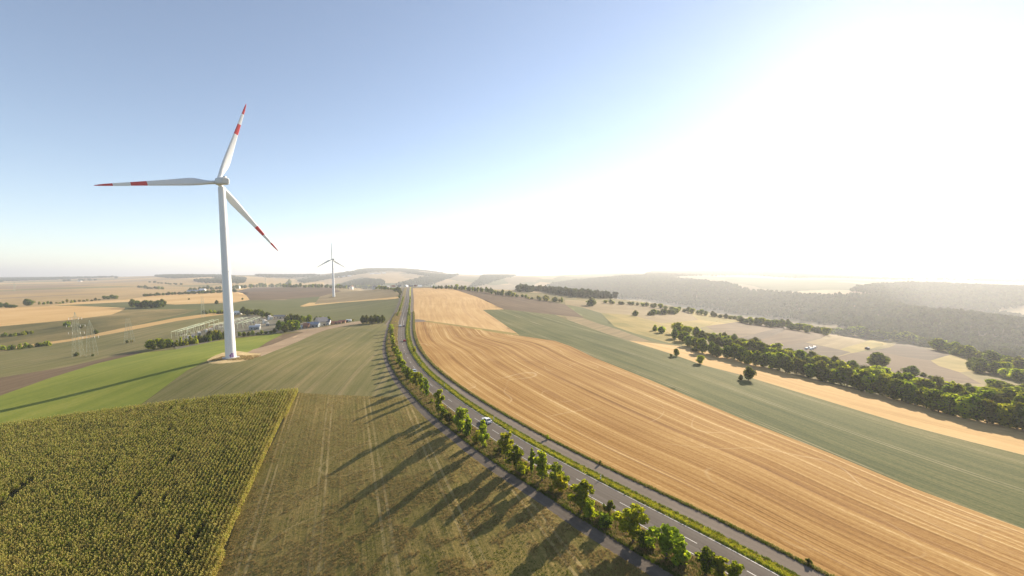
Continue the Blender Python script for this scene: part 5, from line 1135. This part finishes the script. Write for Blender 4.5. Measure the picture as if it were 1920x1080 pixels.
# far woods
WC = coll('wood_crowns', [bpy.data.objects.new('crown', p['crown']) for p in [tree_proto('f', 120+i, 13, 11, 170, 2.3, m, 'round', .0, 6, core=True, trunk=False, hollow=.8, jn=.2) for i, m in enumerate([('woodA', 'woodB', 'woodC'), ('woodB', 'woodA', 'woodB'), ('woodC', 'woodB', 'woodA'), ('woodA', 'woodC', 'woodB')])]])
WOODS = [  # polygon in the photograph, depth range, spacing, label
 ([(1100,560),(1200,560),(1300,575),(1400,590),(1500,600),(1640,622),(1800,650),(1940,690),(2300,760),(2300,620),(1940,598),(1840,580),(1740,562),(1700,556),(1640,556),(1560,556),(1480,552),(1400,545),(1360,532),(1290,525),(1200,516),(1150,517),(1090,524),(1030,534),(1020,545),(1040,552)], 620, 3100, 12, 'dense wood covering the hillside across the valley'),
 ([(1590,545),(1640,535),(1700,532),(1800,535),(1940,540),(2300,560),(2300,620),(1940,600),(1820,580),(1700,560),(1620,550)], 1500, 2500, 12, 'hazy wood on the second ridge at the right'),
 ([(960,553),(985,534),(1030,535),(1065,546),(1120,570),(1180,575),(1110,580),(1060,572),(1010,562)], 900, 2600, 12, 'wood in the side valley behind the mauve field'),
 ([(880,540),(905,518),(975,514),(925,528),(885,541)], 2200, 5600, 17, 'wood on the pale hillside'),
 ([(1200,520),(1225,509),(1300,509),(1390,516),(1290,517),(1230,522)], 2400, 5600, 20, 'wood crowning the ridge'),
 ([(560,527),(640,514),(690,504),(745,504),(800,509),(868,518),(820,521),(760,511),(700,509),(650,518),(600,526),(570,531)], 2600, 6200, 20, 'blue wood along the hilltop'),
 ([(636,538),(660,528),(685,524),(716,527),(722,534),(700,538)], 1300, 5000, 16, 'dark wood in the fold of the hill'),
 ([(740,536),(790,522),(860,515),(830,526),(800,536)], 2000, 5600, 17, 'wood along the valley behind the village'),
 ([(290,518),(330,515),(420,518),(462,523),(458,532),(380,530),(342,524)], 2200, 5600, 20, 'blue wood on the left hills'),
 ([(-200,526),(-200,521),(0,521),(100,520),(180,519.5),(240,521),(150,526),(0,529)], 2500, 9000, 34, 'blue wood along the far left horizon'),
 ([(1290,509),(1340,505),(1450,507),(1560,516),(1640,522),(1700,524),(1940,527),(1940,531),(1640,530),(1500,522),(1380,515),(1300,513)], 3000, 8500, 26, 'pale wood on the far ridge under the sun'),
 ([(480,516.5),(560,514),(600,517),(560,520),(500,520)], 3000, 7000, 24, 'wood on the low hill between the turbines'),
]
for (poly, d0, d1, sp, lb) in WOODS:
    xs = [p[0] for p in poly]; a0 = math.atan((min(xs)-960)/FPX)-.02; a1 = math.atan((max(xs)-960)/FPX)+.02
    x0 = min(d0*math.tan(a0), d1*math.tan(a0)); x1 = max(d0*math.tan(a1), d1*math.tan(a1))
    X, Y = np.meshgrid(np.arange(x0, x1, sp), np.arange(d0, d1, sp)); X = X.ravel(); Y = Y.ravel(); X = X+rng.uniform(-.45, .45, len(X))*sp; Y = Y+rng.uniform(-.45, .45, len(Y))*sp
    k = (np.arctan2(X, Y) > a0) & (np.arctan2(X, Y) < a1); X, Y = X[k], Y[k]; Z = H(X, Y); sx, sy = project(np.c_[X, Y, Z])
    k = inpoly(sx+rng.normal(0, 1.5, len(sx)), sy+rng.normal(0, .5, len(sx)), poly)
    if 'left' in lb or 'low hill' in lb or 'hilltop' in lb: k &= vnoise(X/420, Y/900, 41)+.5*vnoise(X/150, Y/300, 42) > (-.05 if 'left' in lb else -.35)
    else: k &= vnoise(X/60, Y/60, 43) > -.78
    X, Y, Z = X[k], Y[k], Z[k]
    s = sp/11*rng.uniform(.8, 1.3, len(X)); print('wood', lb, len(X))
    scatter('woods', np.c_[X, Y, Z-1.0], rng.uniform(0, 6.28, len(X)), s, WC, lb, zs=np.minimum(s, 1.35)*rng.uniform(.8, 1.15, len(X)))

# ------------------------------------------------------------------ haze
m, n, l = new_mat('air'); o_ = n.new('ShaderNodeOutputMaterial'); pv = n.new('ShaderNodeVolumePrincipled')
pv.inputs['Color'].default_value = (.95, .97, 1.0, 1); pv.inputs['Density'].default_value = HAZE_DENSITY; pv.inputs['Anisotropy'].default_value = 0.35
l.new(pv.outputs[0], o_.inputs['Volume'])
X0, X1, Y0, Y1, Z0, Z1 = -48000, 48000, -37500, 42000, float(min(TZ.min(), -100))-1.5, float(TZ.max())+20
q = MB(); q.box(((X0+X1)/2, (Y0+Y1)/2, (Z0+Z1)/2), (X1-X0, Y1-Y0, Z1-Z0)); hz = q.build('haze', m); hz['kind'] = 'stuff'; hz['label'] = 'thin summer haze over the whole landscape'
